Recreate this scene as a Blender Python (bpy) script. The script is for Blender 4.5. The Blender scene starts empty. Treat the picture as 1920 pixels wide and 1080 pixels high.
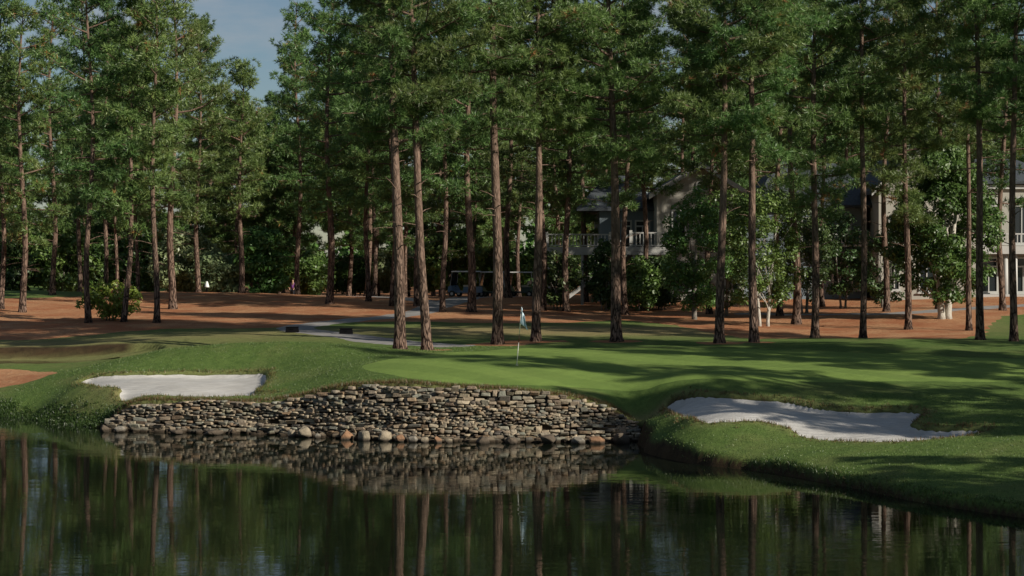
import bpy, bmesh, math, random
import numpy as np
from mathutils import Vector, Matrix, noise as mnoise

# ------------------------------------------------------------------ camera, sky, sun
F = 3466.0            # focal length in pixels of the 1920 wide photograph
HY = 490.0            # horizon row
CH = 6.1              # camera height above the pond
SUN_AZ = math.radians(56)     # shadows run left and away from the camera
SUN_EL = math.radians(27)
EXPOSURE = 0.17
sc = bpy.context.scene
col = sc.collection
cam_d = bpy.data.cameras.new('camera'); cam = bpy.data.objects.new('camera', cam_d); col.objects.link(cam)
cam.location = (0, 0, CH); cam.rotation_euler = (math.radians(90), 0, 0)
cam_d.sensor_width = 36; cam_d.lens = F * 36 / 1920; cam_d.shift_y = (HY - 540) / 1920
cam_d.clip_start = 0.5; cam_d.clip_end = 5000
sc.camera = cam

world = bpy.data.worlds.new('World'); sc.world = world; world.use_nodes = True
wn, wl = world.node_tree.nodes, world.node_tree.links
bg = wn['Background']; bg.inputs['Strength'].default_value = 0.05
sky = wn.new('ShaderNodeTexSky'); sky.sky_type = 'NISHITA'; sky.sun_disc = False
sky.sun_elevation = SUN_EL; sky.air_density = 1.0; sky.dust_density = 0.2; sky.ozone_density = 3.0
# direction towards the sun: right and behind the camera
sun_dir = Vector((math.sin(SUN_AZ) * math.cos(SUN_EL), -math.cos(SUN_AZ) * math.cos(SUN_EL), math.sin(SUN_EL)))
sky.sun_rotation = math.atan2(sun_dir.x, sun_dir.y)
tc = wn.new('ShaderNodeTexCoord'); mp = wn.new('ShaderNodeMapping'); mp.inputs['Scale'].default_value = (1.6, 1.6, 6.0)
nz = wn.new('ShaderNodeTexNoise'); nz.inputs['Scale'].default_value = 5.5; nz.inputs['Detail'].default_value = 7; nz.inputs['Roughness'].default_value = .6
rp = wn.new('ShaderNodeValToRGB'); rp.color_ramp.elements[0].position = .42; rp.color_ramp.elements[1].position = .68
rp.color_ramp.elements[1].color = (.6, .6, .6, 1)
mx = wn.new('ShaderNodeMix'); mx.data_type = 'RGBA'; mx.inputs['B'].default_value = (6.6, 6.9, 7.3, 1)
wl.new(tc.outputs['Generated'], mp.inputs['Vector']); wl.new(mp.outputs[0], nz.inputs['Vector'])
wl.new(nz.outputs['Fac'], rp.inputs['Fac']); wl.new(rp.outputs['Color'], mx.inputs['Factor'])
wl.new(sky.outputs['Color'], mx.inputs['A']); wl.new(mx.outputs['Result'], bg.inputs['Color'])

sun_d = bpy.data.lights.new('sun', 'SUN'); sun_d.energy = 5.0; sun_d.angle = math.radians(.55); sun_d.color = (1, .92, .79)
sun = bpy.data.objects.new('sun', sun_d); col.objects.link(sun)
sun.rotation_euler = (-sun_dir).to_track_quat('-Z', 'Y').to_euler(); sun.location = (60, -40, 60)
vs = sc.view_settings; vs.view_transform = 'Standard'; vs.look = 'None'; vs.gamma = 1; vs.exposure = EXPOSURE
sc.render.engine = 'CYCLES'
cy = sc.cycles
cy.use_denoising = True; cy.max_bounces = 6; cy.diffuse_bounces = 3; cy.glossy_bounces = 3; cy.transmission_bounces = 4
cy.transparent_max_bounces = 4; cy.caustics_reflective = False; cy.caustics_refractive = False

rng = np.random.default_rng(7)
random.seed(7)

# ------------------------------------------------------------------ helpers
def P(px, py, d): return Vector(((px - 960) / F * d, d, CH - (py - HY) / F * d))

def tag(o, label=None, cat=None, group=None, kind=None):
    if label: o['label'] = label
    if cat: o['category'] = cat
    if group: o['group'] = group
    if kind: o['kind'] = kind
    return o

def mesh_np(name, V, T, smooth=False, attrs=None):
    """mesh from numpy vertices and triangles or quads"""
    me = bpy.data.meshes.new(name)
    V = np.asarray(V, np.float32); T = np.asarray(T, np.int32); k = T.shape[1]
    me.vertices.add(len(V)); me.vertices.foreach_set('co', V.ravel())
    me.loops.add(T.size); me.loops.foreach_set('vertex_index', T.ravel())
    me.polygons.add(len(T)); me.polygons.foreach_set('loop_start', np.arange(0, T.size, k, dtype=np.int32))
    if smooth: me.polygons.foreach_set('use_smooth', np.ones(len(T), bool))
    me.update(calc_edges=True)
    for an, av in (attrs or {}).items():
        a = me.attributes.new(an, 'FLOAT', 'POINT'); a.data.foreach_set('value', np.asarray(av, np.float32))
    return me

def link(name, me, mat=None, parent=None):
    o = bpy.data.objects.new(name, me); col.objects.link(o)
    if mat is not None and not me.materials: me.materials.append(mat)
    if parent is not None: o.parent = parent
    return o

def empty(name, loc=(0, 0, 0), rz=0):
    o = bpy.data.objects.new(name, None); col.objects.link(o); o.location = loc; o.rotation_euler = (0, 0, rz)
    o.empty_display_size = .3
    return o

def copy_tree(o, parent=None):
    c = o.copy(); col.objects.link(c); c.parent = parent
    for ch in list(o.children): copy_tree(ch, c)
    return c

class MB:
    """collects boxes, prisms and tubes into one mesh"""
    def __init__(s): s.v = []; s.f = []
    def add(s, vs_, fs):
        n = len(s.v); s.v += [tuple(v) for v in vs_]; s.f += [tuple(i + n for i in f) for f in fs]; return s
    def box(s, x0, x1, y0, y1, z0, z1):
        return s.add([(x0,y0,z0),(x1,y0,z0),(x1,y1,z0),(x0,y1,z0),(x0,y0,z1),(x1,y0,z1),(x1,y1,z1),(x0,y1,z1)],
                     [(0,3,2,1),(4,5,6,7),(0,1,5,4),(1,2,6,5),(2,3,7,6),(3,0,4,7)])
    def prism_y(s, poly, y0, y1):
        """(x,z) outline, counter-clockwise seen from -y, pushed from y0 to y1"""
        n = len(poly)
        return s.add([(x, y0, z) for x, z in poly] + [(x, y1, z) for x, z in poly],
                     [tuple(range(n)), tuple(range(2*n-1, n-1, -1))] + [(i, i+n, (i+1) % n + n, (i+1) % n) for i in range(n)])
    def prism_x(s, poly, x0, x1):
        n = len(poly)
        return s.add([(x0, y, z) for y, z in poly] + [(x1, y, z) for y, z in poly],
                     [tuple(range(n-1, -1, -1)), tuple(range(n, 2*n))] + [(i, (i+1) % n, (i+1) % n + n, i+n) for i in range(n)])
    def tube(s, pts, rad, n=8, cap=True):
        pts = [Vector(p) for p in pts]; rings = []
        for i, p in enumerate(pts):
            d = (pts[min(i+1, len(pts)-1)] - pts[max(i-1, 0)]).normalized()
            a = d.orthogonal().normalized() if abs(d.z) < .9 else Vector((1, 0, 0)); a = (a - d * a.dot(d)).normalized(); b = d.cross(a)
            r = rad[i] if isinstance(rad, (list, tuple)) else rad
            rings.append([p + (a * math.cos(t) + b * math.sin(t)) * r for t in [2*math.pi*k/n for k in range(n)]])
        v = [q for rg in rings for q in rg]; f = []
        for i in range(len(pts)-1):
            for k in range(n): f.append((i*n+k, i*n+(k+1) % n, (i+1)*n+(k+1) % n, (i+1)*n+k))
        if cap: f += [tuple(range(n-1, -1, -1)), tuple(range((len(pts)-1)*n, len(pts)*n))]
        return s.add(v, f)
    def build(s, name, mat, parent=None, smooth=False, bevel=0):
        me = bpy.data.meshes.new(name); me.from_pydata(s.v, [], s.f)
        if bevel:
            bm = bmesh.new(); bm.from_mesh(me)
            bmesh.ops.bevel(bm, geom=bm.edges[:], offset=bevel, segments=2, affect='EDGES'); bm.to_mesh(me); bm.free()
        if smooth:
            for p in me.polygons: p.use_smooth = True
        me.update()
        return link(name, me, mat, parent)

# ------------------------------------------------------------------ materials
def mat_new(name):
    m = bpy.data.materials.new(name); m.use_nodes = True
    nt = m.node_tree; return m, nt, nt.nodes, nt.links, nt.nodes['Principled BSDF']

def ramp(N, L, fac, stops):
    r = N.new('ShaderNodeValToRGB'); e = r.color_ramp.elements
    while len(e) < len(stops): e.new(.5)
    for q, (p, c) in zip(e, stops): q.position = p; q.color = (*c, 1)
    L.new(fac, r.inputs['Fac']); return r.outputs['Color']

def noise_node(N, L, vec, scale, detail=5, rough=.6, sc3=None):
    if sc3:
        m = N.new('ShaderNodeMapping'); m.inputs['Scale'].default_value = sc3; L.new(vec, m.inputs['Vector']); vec = m.outputs[0]
    n = N.new('ShaderNodeTexNoise'); n.inputs['Scale'].default_value = scale; n.inputs['Detail'].default_value = detail
    n.inputs['Roughness'].default_value = rough; L.new(vec, n.inputs['Vector']); return n.outputs['Fac']

def mixc(N, L, fac, a, b, mode='MIX'):
    m = N.new('ShaderNodeMix'); m.data_type = 'RGBA'; m.blend_type = mode
    for s, v in (('Factor', fac), ('A', a), ('B', b)):
        if hasattr(v, 'links'): L.new(v, m.inputs[s])
        elif s == 'Factor': m.inputs[s].default_value = v
        else: m.inputs[s].default_value = (*v, 1)
    return m.outputs['Result']

def bump(N, L, h, strength, dist, bsdf):
    b = N.new('ShaderNodeBump'); b.inputs['Strength'].default_value = strength; b.inputs['Distance'].default_value = dist
    L.new(h, b.inputs['Height']); L.new(b.outputs[0], bsdf.inputs['Normal']); return b

def attr(N, name):
    a = N.new('ShaderNodeAttribute'); a.attribute_name = name; return a.outputs['Fac']

def coord(N): return N.new('ShaderNodeNewGeometry').outputs['Position']

def simple(name, c, rough=.6, var=.25, scale=3.0, metallic=0, bumpk=0):
    m, nt, N, L, B = mat_new(name)
    o = N.new('ShaderNodeTexCoord').outputs['Object']
    f = noise_node(N, L, o, scale, 6)
    lo = tuple(x * (1 - var) for x in c); hi = tuple(min(1, x * (1 + var)) for x in c)
    L.new(ramp(N, L, f, [(.3, lo), (.7, hi)]), B.inputs['Base Color'])
    B.inputs['Roughness'].default_value = rough; B.inputs['Metallic'].default_value = metallic
    if bumpk: bump(N, L, f, bumpk, .05, B)
    return m

def turf(name, c1, c2, dry, mow=0, fine=.35):
    m, nt, N, L, B = mat_new(name); p = coord(N)
    big = noise_node(N, L, p, .35, 5); med = noise_node(N, L, p, 2.3, 8, .75); fn = noise_node(N, L, p, 11, 6, .85)
    c = ramp(N, L, med, [(.3, c1), (.7, c2)])
    dr = N.new('ShaderNodeMath'); dr.operation = 'MULTIPLY_ADD'; dr.use_clamp = True
    L.new(attr(N, 'dry'), dr.inputs[0]); dr.inputs[1].default_value = .9
    b2 = N.new('ShaderNodeMapRange'); b2.inputs['From Min'].default_value = .5; b2.inputs['From Max'].default_value = .75; b2.inputs['To Max'].default_value = .3
    L.new(big, b2.inputs['Value']); L.new(b2.outputs[0], dr.inputs[2])
    c = mixc(N, L, dr.outputs[0], c, dry)
    c = mixc(N, L, fine, c, ramp(N, L, fn, [(.3, (.25, .25, .25)), (.7, (1.0, 1.0, 1.0))]), 'MULTIPLY')
    if mow:                                        # faint mower stripes
        wv = N.new('ShaderNodeTexWave'); wv.inputs['Scale'].default_value = .16; wv.inputs['Distortion'].default_value = .6; wv.bands_direction = 'DIAGONAL'; L.new(p, wv.inputs['Vector'])
        c = mixc(N, L, .5, c, ramp(N, L, wv.outputs['Fac'], [(.42, (.8, .82, .8)), (.58, (1.1, 1.08, 1.05))]), 'MULTIPLY')
    # bare soil on the steep cut banks
    g = N.new('ShaderNodeNewGeometry'); sp = N.new('ShaderNodeSeparateXYZ'); L.new(g.outputs['Normal'], sp.inputs[0])
    s = N.new('ShaderNodeMapRange'); s.inputs['From Min'].default_value = .8; s.inputs['From Max'].default_value = .55
    L.new(sp.outputs['Z'], s.inputs['Value'])
    soil = ramp(N, L, med, [(.3, (.022, .016, .009)), (.7, (.07, .045, .022))])
    sx = N.new('ShaderNodeMath'); sx.operation = 'MAXIMUM'; L.new(s.outputs[0], sx.inputs[0]); L.new(attr(N, 'soil'), sx.inputs[1])
    c = mixc(N, L, sx.outputs[0], c, soil)
    L.new(c, B.inputs['Base Color']); B.inputs['Roughness'].default_value = .9; B.inputs['Specular IOR Level'].default_value = .15
    bump(N, L, fn, .7, .05, B)
    return m

M = {}
M['rough'] = turf('rough_turf', (.075, .135, .03), (.15, .225, .055), (.33, .265, .125), fine=.6)
M['green'] = turf('green_turf', (.16, .245, .055), (.2, .295, .073), (.22, .28, .08), mow=1, fine=.3)

def mk_straw():
    m, nt, N, L, B = mat_new('pine_straw'); p = coord(N)
    a = noise_node(N, L, p, .45, 7, .65); b = noise_node(N, L, p, 6, 8, .8, (1, .6, 1)); c3 = noise_node(N, L, p, 40, 3, .8)
    c = ramp(N, L, b, [(.25, (.23, .11, .055)), (.5, (.48, .255, .132)), (.8, (.64, .39, .22))])
    c = mixc(N, L, ramp(N, L, a, [(.4, (0, 0, 0)), (.62, (.8, .8, .8))]), c, (.36, .13, .06))
    c = mixc(N, L, .4, c, ramp(N, L, c3, [(.3, (.3, .3, .3)), (.7, (1, 1, 1))]), 'MULTIPLY')
    L.new(c, B.inputs['Base Color']); B.inputs['Roughness'].default_value = .95; B.inputs['Specular IOR Level'].default_value = .1
    bump(N, L, b, .8, .08, B); return m
M['straw'] = mk_straw()

def mk_sand():
    m, nt, N, L, B = mat_new('bunker_sand'); p = coord(N)
    a = noise_node(N, L, p, 1.2, 5); b = noise_node(N, L, p, 14, 5, .7, (.35, 1, 1))
    c = ramp(N, L, a, [(.3, (.42, .405, .375)), (.7, (.54, .53, .505))])
    rk = N.new('ShaderNodeTexWave'); rk.inputs['Scale'].default_value = .9; rk.inputs['Distortion'].default_value = 5; rk.inputs['Detail'].default_value = 3; rk.bands_direction = 'Y'; L.new(p, rk.inputs['Vector'])
    c = mixc(N, L, .2, c, ramp(N, L, b, [(.3, (.3, .3, .3)), (.7, (1, 1, 1))]), 'MULTIPLY')
    ad = N.new('ShaderNodeMath'); ad.operation = 'MULTIPLY_ADD'; L.new(rk.outputs['Fac'], ad.inputs[0]); ad.inputs[1].default_value = .6; L.new(b, ad.inputs[2]); b = ad.outputs[0]
    L.new(c, B.inputs['Base Color']); B.inputs['Roughness'].default_value = .95
    bump(N, L, b, .45, .06, B); return m
M['sand'] = mk_sand()
M['path'] = simple('asphalt_path', (.23, .22, .21), .9, .25, 1.5, bumpk=.2)
M['soil'] = simple('wet_soil', (.035, .024, .013), .9, .5, 4, bumpk=.8)

def mk_water():
    m, nt, N, L, B = mat_new('pond_water'); p = coord(N)
    n1 = noise_node(N, L, p, 1.0, 3, .55, (.55, 2.2, 1)); n2 = noise_node(N, L, p, 1.0, 2, .5, (2.2, 9, 1))
    h = N.new('ShaderNodeMath'); h.operation = 'MULTIPLY_ADD'; L.new(n2, h.inputs[0]); h.inputs[1].default_value = .3; L.new(n1, h.inputs[2])
    # cat's paws: ruffled along the right bank and in a few drifting bands
    w = noise_node(N, L, p, .16, 3, .5, (.5, 1.3, 1))
    r = N.new('ShaderNodeMapRange'); r.inputs['From Min'].default_value = .52; r.inputs['From Max'].default_value = .72
    r.inputs['To Min'].default_value = .008; r.inputs['To Max'].default_value = .035; L.new(w, r.inputs['Value'])
    b = N.new('ShaderNodeBump'); b.inputs['Distance'].default_value = .25
    L.new(r.outputs[0], b.inputs['Strength']); L.new(h.outputs[0], b.inputs['Height']); L.new(b.outputs[0], B.inputs['Normal'])
    B.inputs['Base Color'].default_value = (.006, .009, .005, 1); B.inputs['Roughness'].default_value = .02; B.inputs['IOR'].default_value = 1.33
    return m
M['water'] = mk_water()

def mk_bark(name, dark, mid, light, plates=1.0):
    m, nt, N, L, B = mat_new(name); o = N.new('ShaderNodeTexCoord').outputs['Object']
    v = N.new('ShaderNodeTexVoronoi'); v.feature = 'DISTANCE_TO_EDGE'; v.inputs['Scale'].default_value = 7.5
    mp_ = N.new('ShaderNodeMapping'); mp_.inputs['Scale'].default_value = (1, 1, .28); L.new(o, mp_.inputs['Vector'])
    nn = N.new('ShaderNodeTexNoise'); nn.inputs['Scale'].default_value = 6; L.new(mp_.outputs[0], nn.inputs['Vector'])
    ad = N.new('ShaderNodeMix'); ad.data_type = 'VECTOR'; ad.inputs['Factor'].default_value = .25
    L.new(mp_.outputs[0], ad.inputs['A']); L.new(nn.outputs['Color'], ad.inputs['B']); L.new(ad.outputs['Result'], v.inputs['Vector'])
    f = noise_node(N, L, o, 9, 6, .7, (1, 1, .35)); big = noise_node(N, L, o, .8, 3)
    c = ramp(N, L, f, [(.3, mid), (.7, light)])
    c = mixc(N, L, ramp(N, L, big, [(.35, (0, 0, 0)), (.7, (.5, .5, .5))]), c, mid)
    e = ramp(N, L, v.outputs['Distance'], [(.02, (1, 1, 1)), (.2, (0, 0, 0))])
    # furrows between plates run deep near the foot and fade upwards
    sp = N.new('ShaderNodeSeparateXYZ'); L.new(o, sp.inputs[0])
    r = N.new('ShaderNodeMapRange'); r.inputs['From Max'].default_value = 7; r.inputs['To Min'].default_value = plates; r.inputs['To Max'].default_value = .35 * plates
    L.new(sp.outputs['Z'], r.inputs['Value'])
    k = N.new('ShaderNodeMath'); k.operation = 'MULTIPLY'; L.new(e, k.inputs[0]); L.new(r.outputs[0], k.inputs[1])
    c = mixc(N, L, k.outputs[0], c, dark)
    L.new(c, B.inputs['Base Color']); B.inputs['Roughness'].default_value = .95; B.inputs['Specular IOR Level'].default_value = .1
    i = N.new('ShaderNodeMath'); i.operation = 'SUBTRACT'; L.new(f, i.inputs[0]); L.new(k.outputs[0], i.inputs[1])
    bump(N, L, i.outputs[0], .9, .05, B); return m
M['bark'] = mk_bark('pine_bark', (.014, .009, .008), (.135, .088, .064), (.3, .21, .165))
M['bark_grey'] = mk_bark('grey_bark', (.05, .045, .04), (.17, .15, .13), (.3, .28, .25), .4)
M['bark_pale'] = mk_bark('pale_bark', (.2, .18, .15), (.42, .39, .34), (.58, .55, .48), .2)

def mk_leaf(name, stops, trans=.3, var=.2):
    m, nt, N, L, B = mat_new(name)
    t = attr(N, 'tone'); c = ramp(N, L, t, stops)
    oi = N.new('ShaderNodeObjectInfo'); hs = N.new('ShaderNodeHueSaturation')
    mr = N.new('ShaderNodeMapRange'); mr.inputs['To Min'].default_value = .5 - var * .12; mr.inputs['To Max'].default_value = .5 + var * .12
    L.new(oi.outputs['Random'], mr.inputs['Value']); L.new(mr.outputs[0], hs.inputs['Hue'])
    mv = N.new('ShaderNodeMapRange'); mv.inputs['To Min'].default_value = 1 - var; mv.inputs['To Max'].default_value = 1 + var
    wn_ = N.new('ShaderNodeMath'); wn_.operation = 'FRACT'; m7 = N.new('ShaderNodeMath'); m7.operation = 'MULTIPLY'; m7.inputs[1].default_value = 7.31
    L.new(oi.outputs['Random'], m7.inputs[0]); L.new(m7.outputs[0], wn_.inputs[0]); L.new(wn_.outputs[0], mv.inputs['Value']); L.new(mv.outputs[0], hs.inputs['Value'])
    L.new(c, hs.inputs['Color'])
    d = N.new('ShaderNodeBsdfDiffuse'); tr = N.new('ShaderNodeBsdfTranslucent'); gl = N.new('ShaderNodeBsdfGlossy'); gl.inputs['Roughness'].default_value = .45
    L.new(hs.outputs[0], d.inputs['Color']); L.new(hs.outputs[0], tr.inputs['Color'])
    a = N.new('ShaderNodeMixShader'); a.inputs[0].default_value = trans; L.new(d.outputs[0], a.inputs[1]); L.new(tr.outputs[0], a.inputs[2])
    b = N.new('ShaderNodeMixShader'); b.inputs[0].default_value = .04; L.new(a.outputs[0], b.inputs[1]); L.new(gl.outputs[0], b.inputs[2])
    L.new(b.outputs[0], N['Material Output'].inputs['Surface']); return m
M['needle'] = mk_leaf('pine_needle', [(0, (.058, .11, .034)), (.5, (.136, .222, .062)), (.9, (.22, .31, .095)), (.945, (.2, .22, .07)), (.96, (.3, .16, .06)), (1, (.34, .18, .065))])
M['leaf'] = mk_leaf('broad_leaf', [(0, (.045, .1, .024)), (.6, (.105, .195, .043)), (1, (.18, .285, .075))])
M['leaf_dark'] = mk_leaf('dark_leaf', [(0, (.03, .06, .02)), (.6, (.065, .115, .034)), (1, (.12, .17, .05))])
M['leaf_pale'] = mk_leaf('pale_leaf', [(0, (.13, .2, .09)), (.6, (.26, .34, .16)), (1, (.36, .44, .22))])  # pale leaf, brightened further to stand for sun on the understory
M['azalea'] = mk_leaf('azalea_leaf', [(0, (.1, .18, .03)), (.6, (.22, .31, .05)), (.82, (.32, .34, .06)), (.88, (.3, .16, .055)), (1, (.4, .15, .06))])
M['blade'] = mk_leaf('grass_blade', [(0, (.04, .085, .015)), (.45, (.08, .12, .025)), (.6, (.13, .1, .035)), (1, (.22, .14, .06))])
M['turf_blade'] = mk_leaf('turf_blade', [(0, (.055, .105, .022)), (.55, (.13, .21, .05)), (.85, (.19, .26, .07)), (.9, (.3, .25, .12)), (1, (.36, .29, .15))])
M['weed'] = mk_leaf('bank_weed', [(0, (.02, .05, .012)), (.7, (.05, .12, .02)), (1, (.09, .16, .03))])

# ------------------------------------------------------------------ terrain
WALL = [(205,806,784),(235,807,762),(330,810,752),(420,812,754),(480,813,755),(560,816,745),(620,819,731),(690,822,723),
        (760,825,722),(860,827,728),(960,828,733),(1040,828,741),(1100,828,752),(1150,827,766),(1195,826,790)]
def dw(y): return CH * F / (y - HY)       # depth of a waterline pixel
CP = []                                    # land control points (photo column, row, distance)
for x, yb, yt in WALL:
    d = dw(yb); CP += [(x, yt, d + .35), (x, yt - 5, d + 1.1)]
CP += [(0,760,73.5),(0,740,75),(0,710,78.5),(0,690,81),(0,672,84),(0,655,87),(0,640,91),(0,610,101),(0,570,116),(0,545,140),
 (60,778,72),(120,785,69.8),(165,790,68.6),(130,768,70),(130,735,71.5),(130,703,76),(130,692,80),(130,670,84),(130,640,91),
 (200,735,70),(330,746,67.6),(420,747,67.4),(480,741,67.6),(200,724,70.8),(170,700,74.8),(300,693,75),(420,691,75),(490,686,75),
 (300,660,77.6),(400,650,77.6),(500,645,77.2),(600,650,76),(680,660,74.6),(300,640,86),(400,639,86),(500,636,86),(600,636,85),
 (400,655,82),(500,651,81.5),(600,652,81),(560,715,70),(540,731,68.3),(600,702,70.4),(640,692,70),
 (970,685,69.3),(800,667,74),(1100,667,74),(1300,652,78),(1000,652,78.5),(1240,722,65),(1240,702,68),(1500,692,68.5),(1600,662,75),
 (1640,637,80.5),(1560,639,81),(1720,637,80.5),(1800,643,80),(1640,634,90),(1640,620,95),(1900,652,77),(1900,638,84),
 (1300,728,63.6),(1400,724,63.8),(1550,737,63.2),(1700,735,63.2),(1640,766,61),(1300,744,62.5),(1300,766,61),(1400,742,62.6),
 (1640,826,55),(1640,800,57.2),(1500,816,56.3),(1430,791,57.2),(1300,789,57.9),(1230,790,60.2),(1215,815,60.2),
 (1900,905,47),(1900,850,51),(1900,810,55),(1900,768,59.5),(1780,768,60),(1900,740,63.5),(1900,720,65.5),
 (1750,802,57.3),(1840,800,56.6),(1640,880,50),(1640,850,52.6),(1400,850,54.7),(1500,860,52.8),
 (750,655,78),(800,656,78),(932,645,81),(1005,640,82.5),(1155,640,82.5),(800,612,96),(1000,610,96),(1200,610,97),(1350,643,80.5),
 (1413,642,81),(1350,616,95),(1493,607,100),(1541,575,116),(1703,618,95),(1817,620,94),(1770,598,101),(1700,575,112),(1550,558,122),
 (1900,553,120),(1900,576,110),(1900,602,101),(1250,557,122),(1097,566,125),(884,585,110),(830,585,110),(1062,583,112),(953,558,130),
 (870,557,135),(691,565,122),(618,570,118),(324,580,115),(453,549,133),(400,548,134),(550,553,132),(700,556,134),(450,572,152),(560,570,152),
 (166,606,100),(232,603,101),(42,585,110),(290,605,100),(640,604,101),(480,617,94),(180,560,124),(1640,590,104),(1200,585,112),(1200,560,122)]
for x, y in ((1250,846),(1300,856),(1400,863),(1500,878),(1600,897),(1700,919),(1800,935),(1920,952),(1212,833)):
    CP.append((x, y, (CH - .3) * F / (y - HY) + .25))
C = [tuple(P(*c)) for c in CP]
C += [(-80,200,3.2),(-40,200,2.6),(0,200,2.6),(50,200,3.6),(100,200,4),(-150,300,4),(0,300,4),(150,300,4),(0,600,6),(-300,600,6),(300,600,6),
 (-60,100,3),(-60,130,3.6),(60,100,3.6),(60,130,4),(20,40,.9),(30,35,1.4),(40,50,2.2),(30,60,2.3),(60,50,2.6),(28,75,2.6),(-60,70,1),(-40,80,1.4),(-70,40,1.5),
 (0,0,4.3),(0,10,2.6),(0,17,.6),(30,0,4.3),(-30,0,4.3),(-30,17,.6),(25,17,1.0),(70,0,4.3),(-70,0,4.3),(0,-60,5),(80,-60,5),(-80,-60,5),(20,130,3.9),(36,122,3.95)]
C = np.array(C, float)
def tps_k(r2): return np.where(r2 < 1e-9, 0, r2 * np.log(np.maximum(r2, 1e-9)))
SCL = 30.0
Q = C[:, :2] / SCL; n = len(C)
K = tps_k(((Q[:, None] - Q[None]) ** 2).sum(-1)) + np.eye(n) * 4e-4
Pm = np.hstack([np.ones((n, 1)), Q]); A = np.zeros((n+3, n+3)); A[:n, :n] = K; A[:n, n:] = Pm; A[n:, :n] = Pm.T
sol = np.linalg.solve(A, np.concatenate([C[:, 2], np.zeros(3)]))
def base_z(X, Y):
    X = np.asarray(X, float); Y = np.asarray(Y, float); sh = X.shape
    q = np.stack([X.ravel(), Y.ravel()], 1) / SCL; out = np.zeros(len(q))
    for i in range(0, len(q), 20000):
        b = q[i:i+20000]
        out[i:i+20000] = tps_k(((b[:, None] - Q[None]) ** 2).sum(-1)) @ sol[:n] + sol[n] + b @ sol[n+1:]
    return np.clip(out, -.5, 9).reshape(sh)
def hit(px, py):
    d = np.linspace(38, 260, 1800); X = (px - 960) / F * d; z = CH - (py - HY) / F * d
    h = base_z(X, d); i = np.argmax(z < h)
    if not (z < h).any(): i = len(d) - 1
    return (X[i], d[i])
def poly(pts):
    r = []
    for p in pts: r.append(hit(*p) if len(p) == 2 else tuple(P(*p))[:2])
    return np.array(r)
def smooth_poly(pp, it=2):
    for _ in range(it):
        nx = np.roll(pp, -1, 0); pp = np.stack([.75*pp + .25*nx, .25*pp + .75*nx], 1).reshape(-1, 2)
    return pp
def sdf(X, Y, pp, closed=True):
    """signed distance, negative inside"""
    x = X.ravel(); y = Y.ravel(); best = np.full(len(x), 1e18); ins = np.zeros(len(x), bool)
    m = len(pp)
    for i in range(m if closed else m - 1):
        a = pp[i]; b = pp[(i+1) % m]; e = b - a; l2 = max(1e-9, (e**2).sum())
        t = np.clip(((x - a[0]) * e[0] + (y - a[1]) * e[1]) / l2, 0, 1)
        best = np.minimum(best, (x - a[0] - t*e[0])**2 + (y - a[1] - t*e[1])**2)
        if closed and a[1] != b[1]:
            c = ((a[1] > y) != (b[1] > y)) & (x < (b[0] - a[0]) * (y - a[1]) / (b[1] - a[1]) + a[0]); ins ^= c
    r = np.sqrt(best); return np.where(ins, -r, r).reshape(X.shape)
def wob(X, Y, s, k):
    return (np.sin(X*s*1.0 + Y*s*1.7 + k) + np.sin(X*s*2.3 - Y*s*1.1 + 2*k) * .6 + np.sin(X*s*4.1 + Y*s*3.7 + 3*k) * .4 + np.sin(-X*s*7.3 + Y*s*6.1 + 4*k) * .3) / 2.3

shore_px = [(-60,776),(0,783),(60,791),(120,798),(170,803)] + [(x, yb) for x, yb, _ in WALL] + \
  [(1202,838),(1215,850),(1250,860),(1300,871),(1400,881),(1500,896),(1600,916),(1700,938),(1800,954),(1920,971)]
POND = [tuple(P(x, y, dw(y)))[:2] for x, y in shore_px] + [(14,39.5),(17,33),(19,25),(15,20.5),(0,19),(-22,19),(-44,26),(-54,46),(-45,64),(-32,73)]
POND = np.array(POND)
WALLXY = np.array([tuple(P(x, yb, dw(yb)))[:2] for x, yb, _ in WALL])
SAND1 = smooth_poly(poly([(148,716),(165,707),(200,702),(260,700),(330,699),(420,699),(470,698),(495,697),(497,708),(490,720),(468,731),(480,736),(522,735),(500,740),(450,742),
   (420,744),(340,742),(260,743),(231,745),(227,735),(236,728),(215,723),(180,721)]))
SAND2 = smooth_poly(poly([(1253,758),(1258,751),(1290,745),(1340,743),(1400,744),(1470,748),(1510,757),(1560,766),(1620,768),(1680,766),(1730,770),(1706,785),(1702,797),(1740,802),
   (1800,801),(1845,802),(1838,809),(1780,820),(1700,827),(1640,829),(1560,824),(1507,817),(1490,803),(1440,791),(1400,789),(1340,790),(1318,790),(1290,775),(1262,763)]))
GREEN = smooth_poly(poly([(668,690),(700,680),(780,667),(860,659),(960,655),(1060,653),(1200,653),(1300,653),(1500,656),(1640,664),(1800,670),(1960,674),(2060,680),(2060,706),(1920,712),
   (1700,716),(1500,716),(1380,715),(1240,722),(1100,724),(960,723),(860,720),(790,714),(740,704)]))
STRAW = poly([(-300,650),(-100,642),(0,638),(60,638),(170,628),(300,617),(480,616),(580,611),(640,604),(760,603),(830,604),(900,606),(1000,606),(1100,604),(1160,600),(1230,606),(1290,614),
   (1340,626),(1420,634,84),(1520,634,86),(1640,634,87),(1780,634,87),(1846,628),(1862,604),(1880,592),(1990,586)])
STRAW = np.vstack([STRAW, [(42,104),(60,110),(70,190),(40,230),(-40,230),(-40,150),(-26,131),(-33,122),(-45,121),(-60,108)]])
STRAW2 = smooth_poly(poly([(-120,690),(-40,692),(30,692),(75,696),(112,697),(90,708),(40,720),(-20,727),(-100,735)]))
PATHL = poly([(850,652,80.5),(760,646,83),(690,640,85),(620,633,88),(560,624,92),(552,617,95),(590,610,99),(660,602,103),(740,597,106),(790,588,110),(815,576,116),(800,566,123),(740,560,130),(700,558,133),(600,556,136)])
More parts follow.
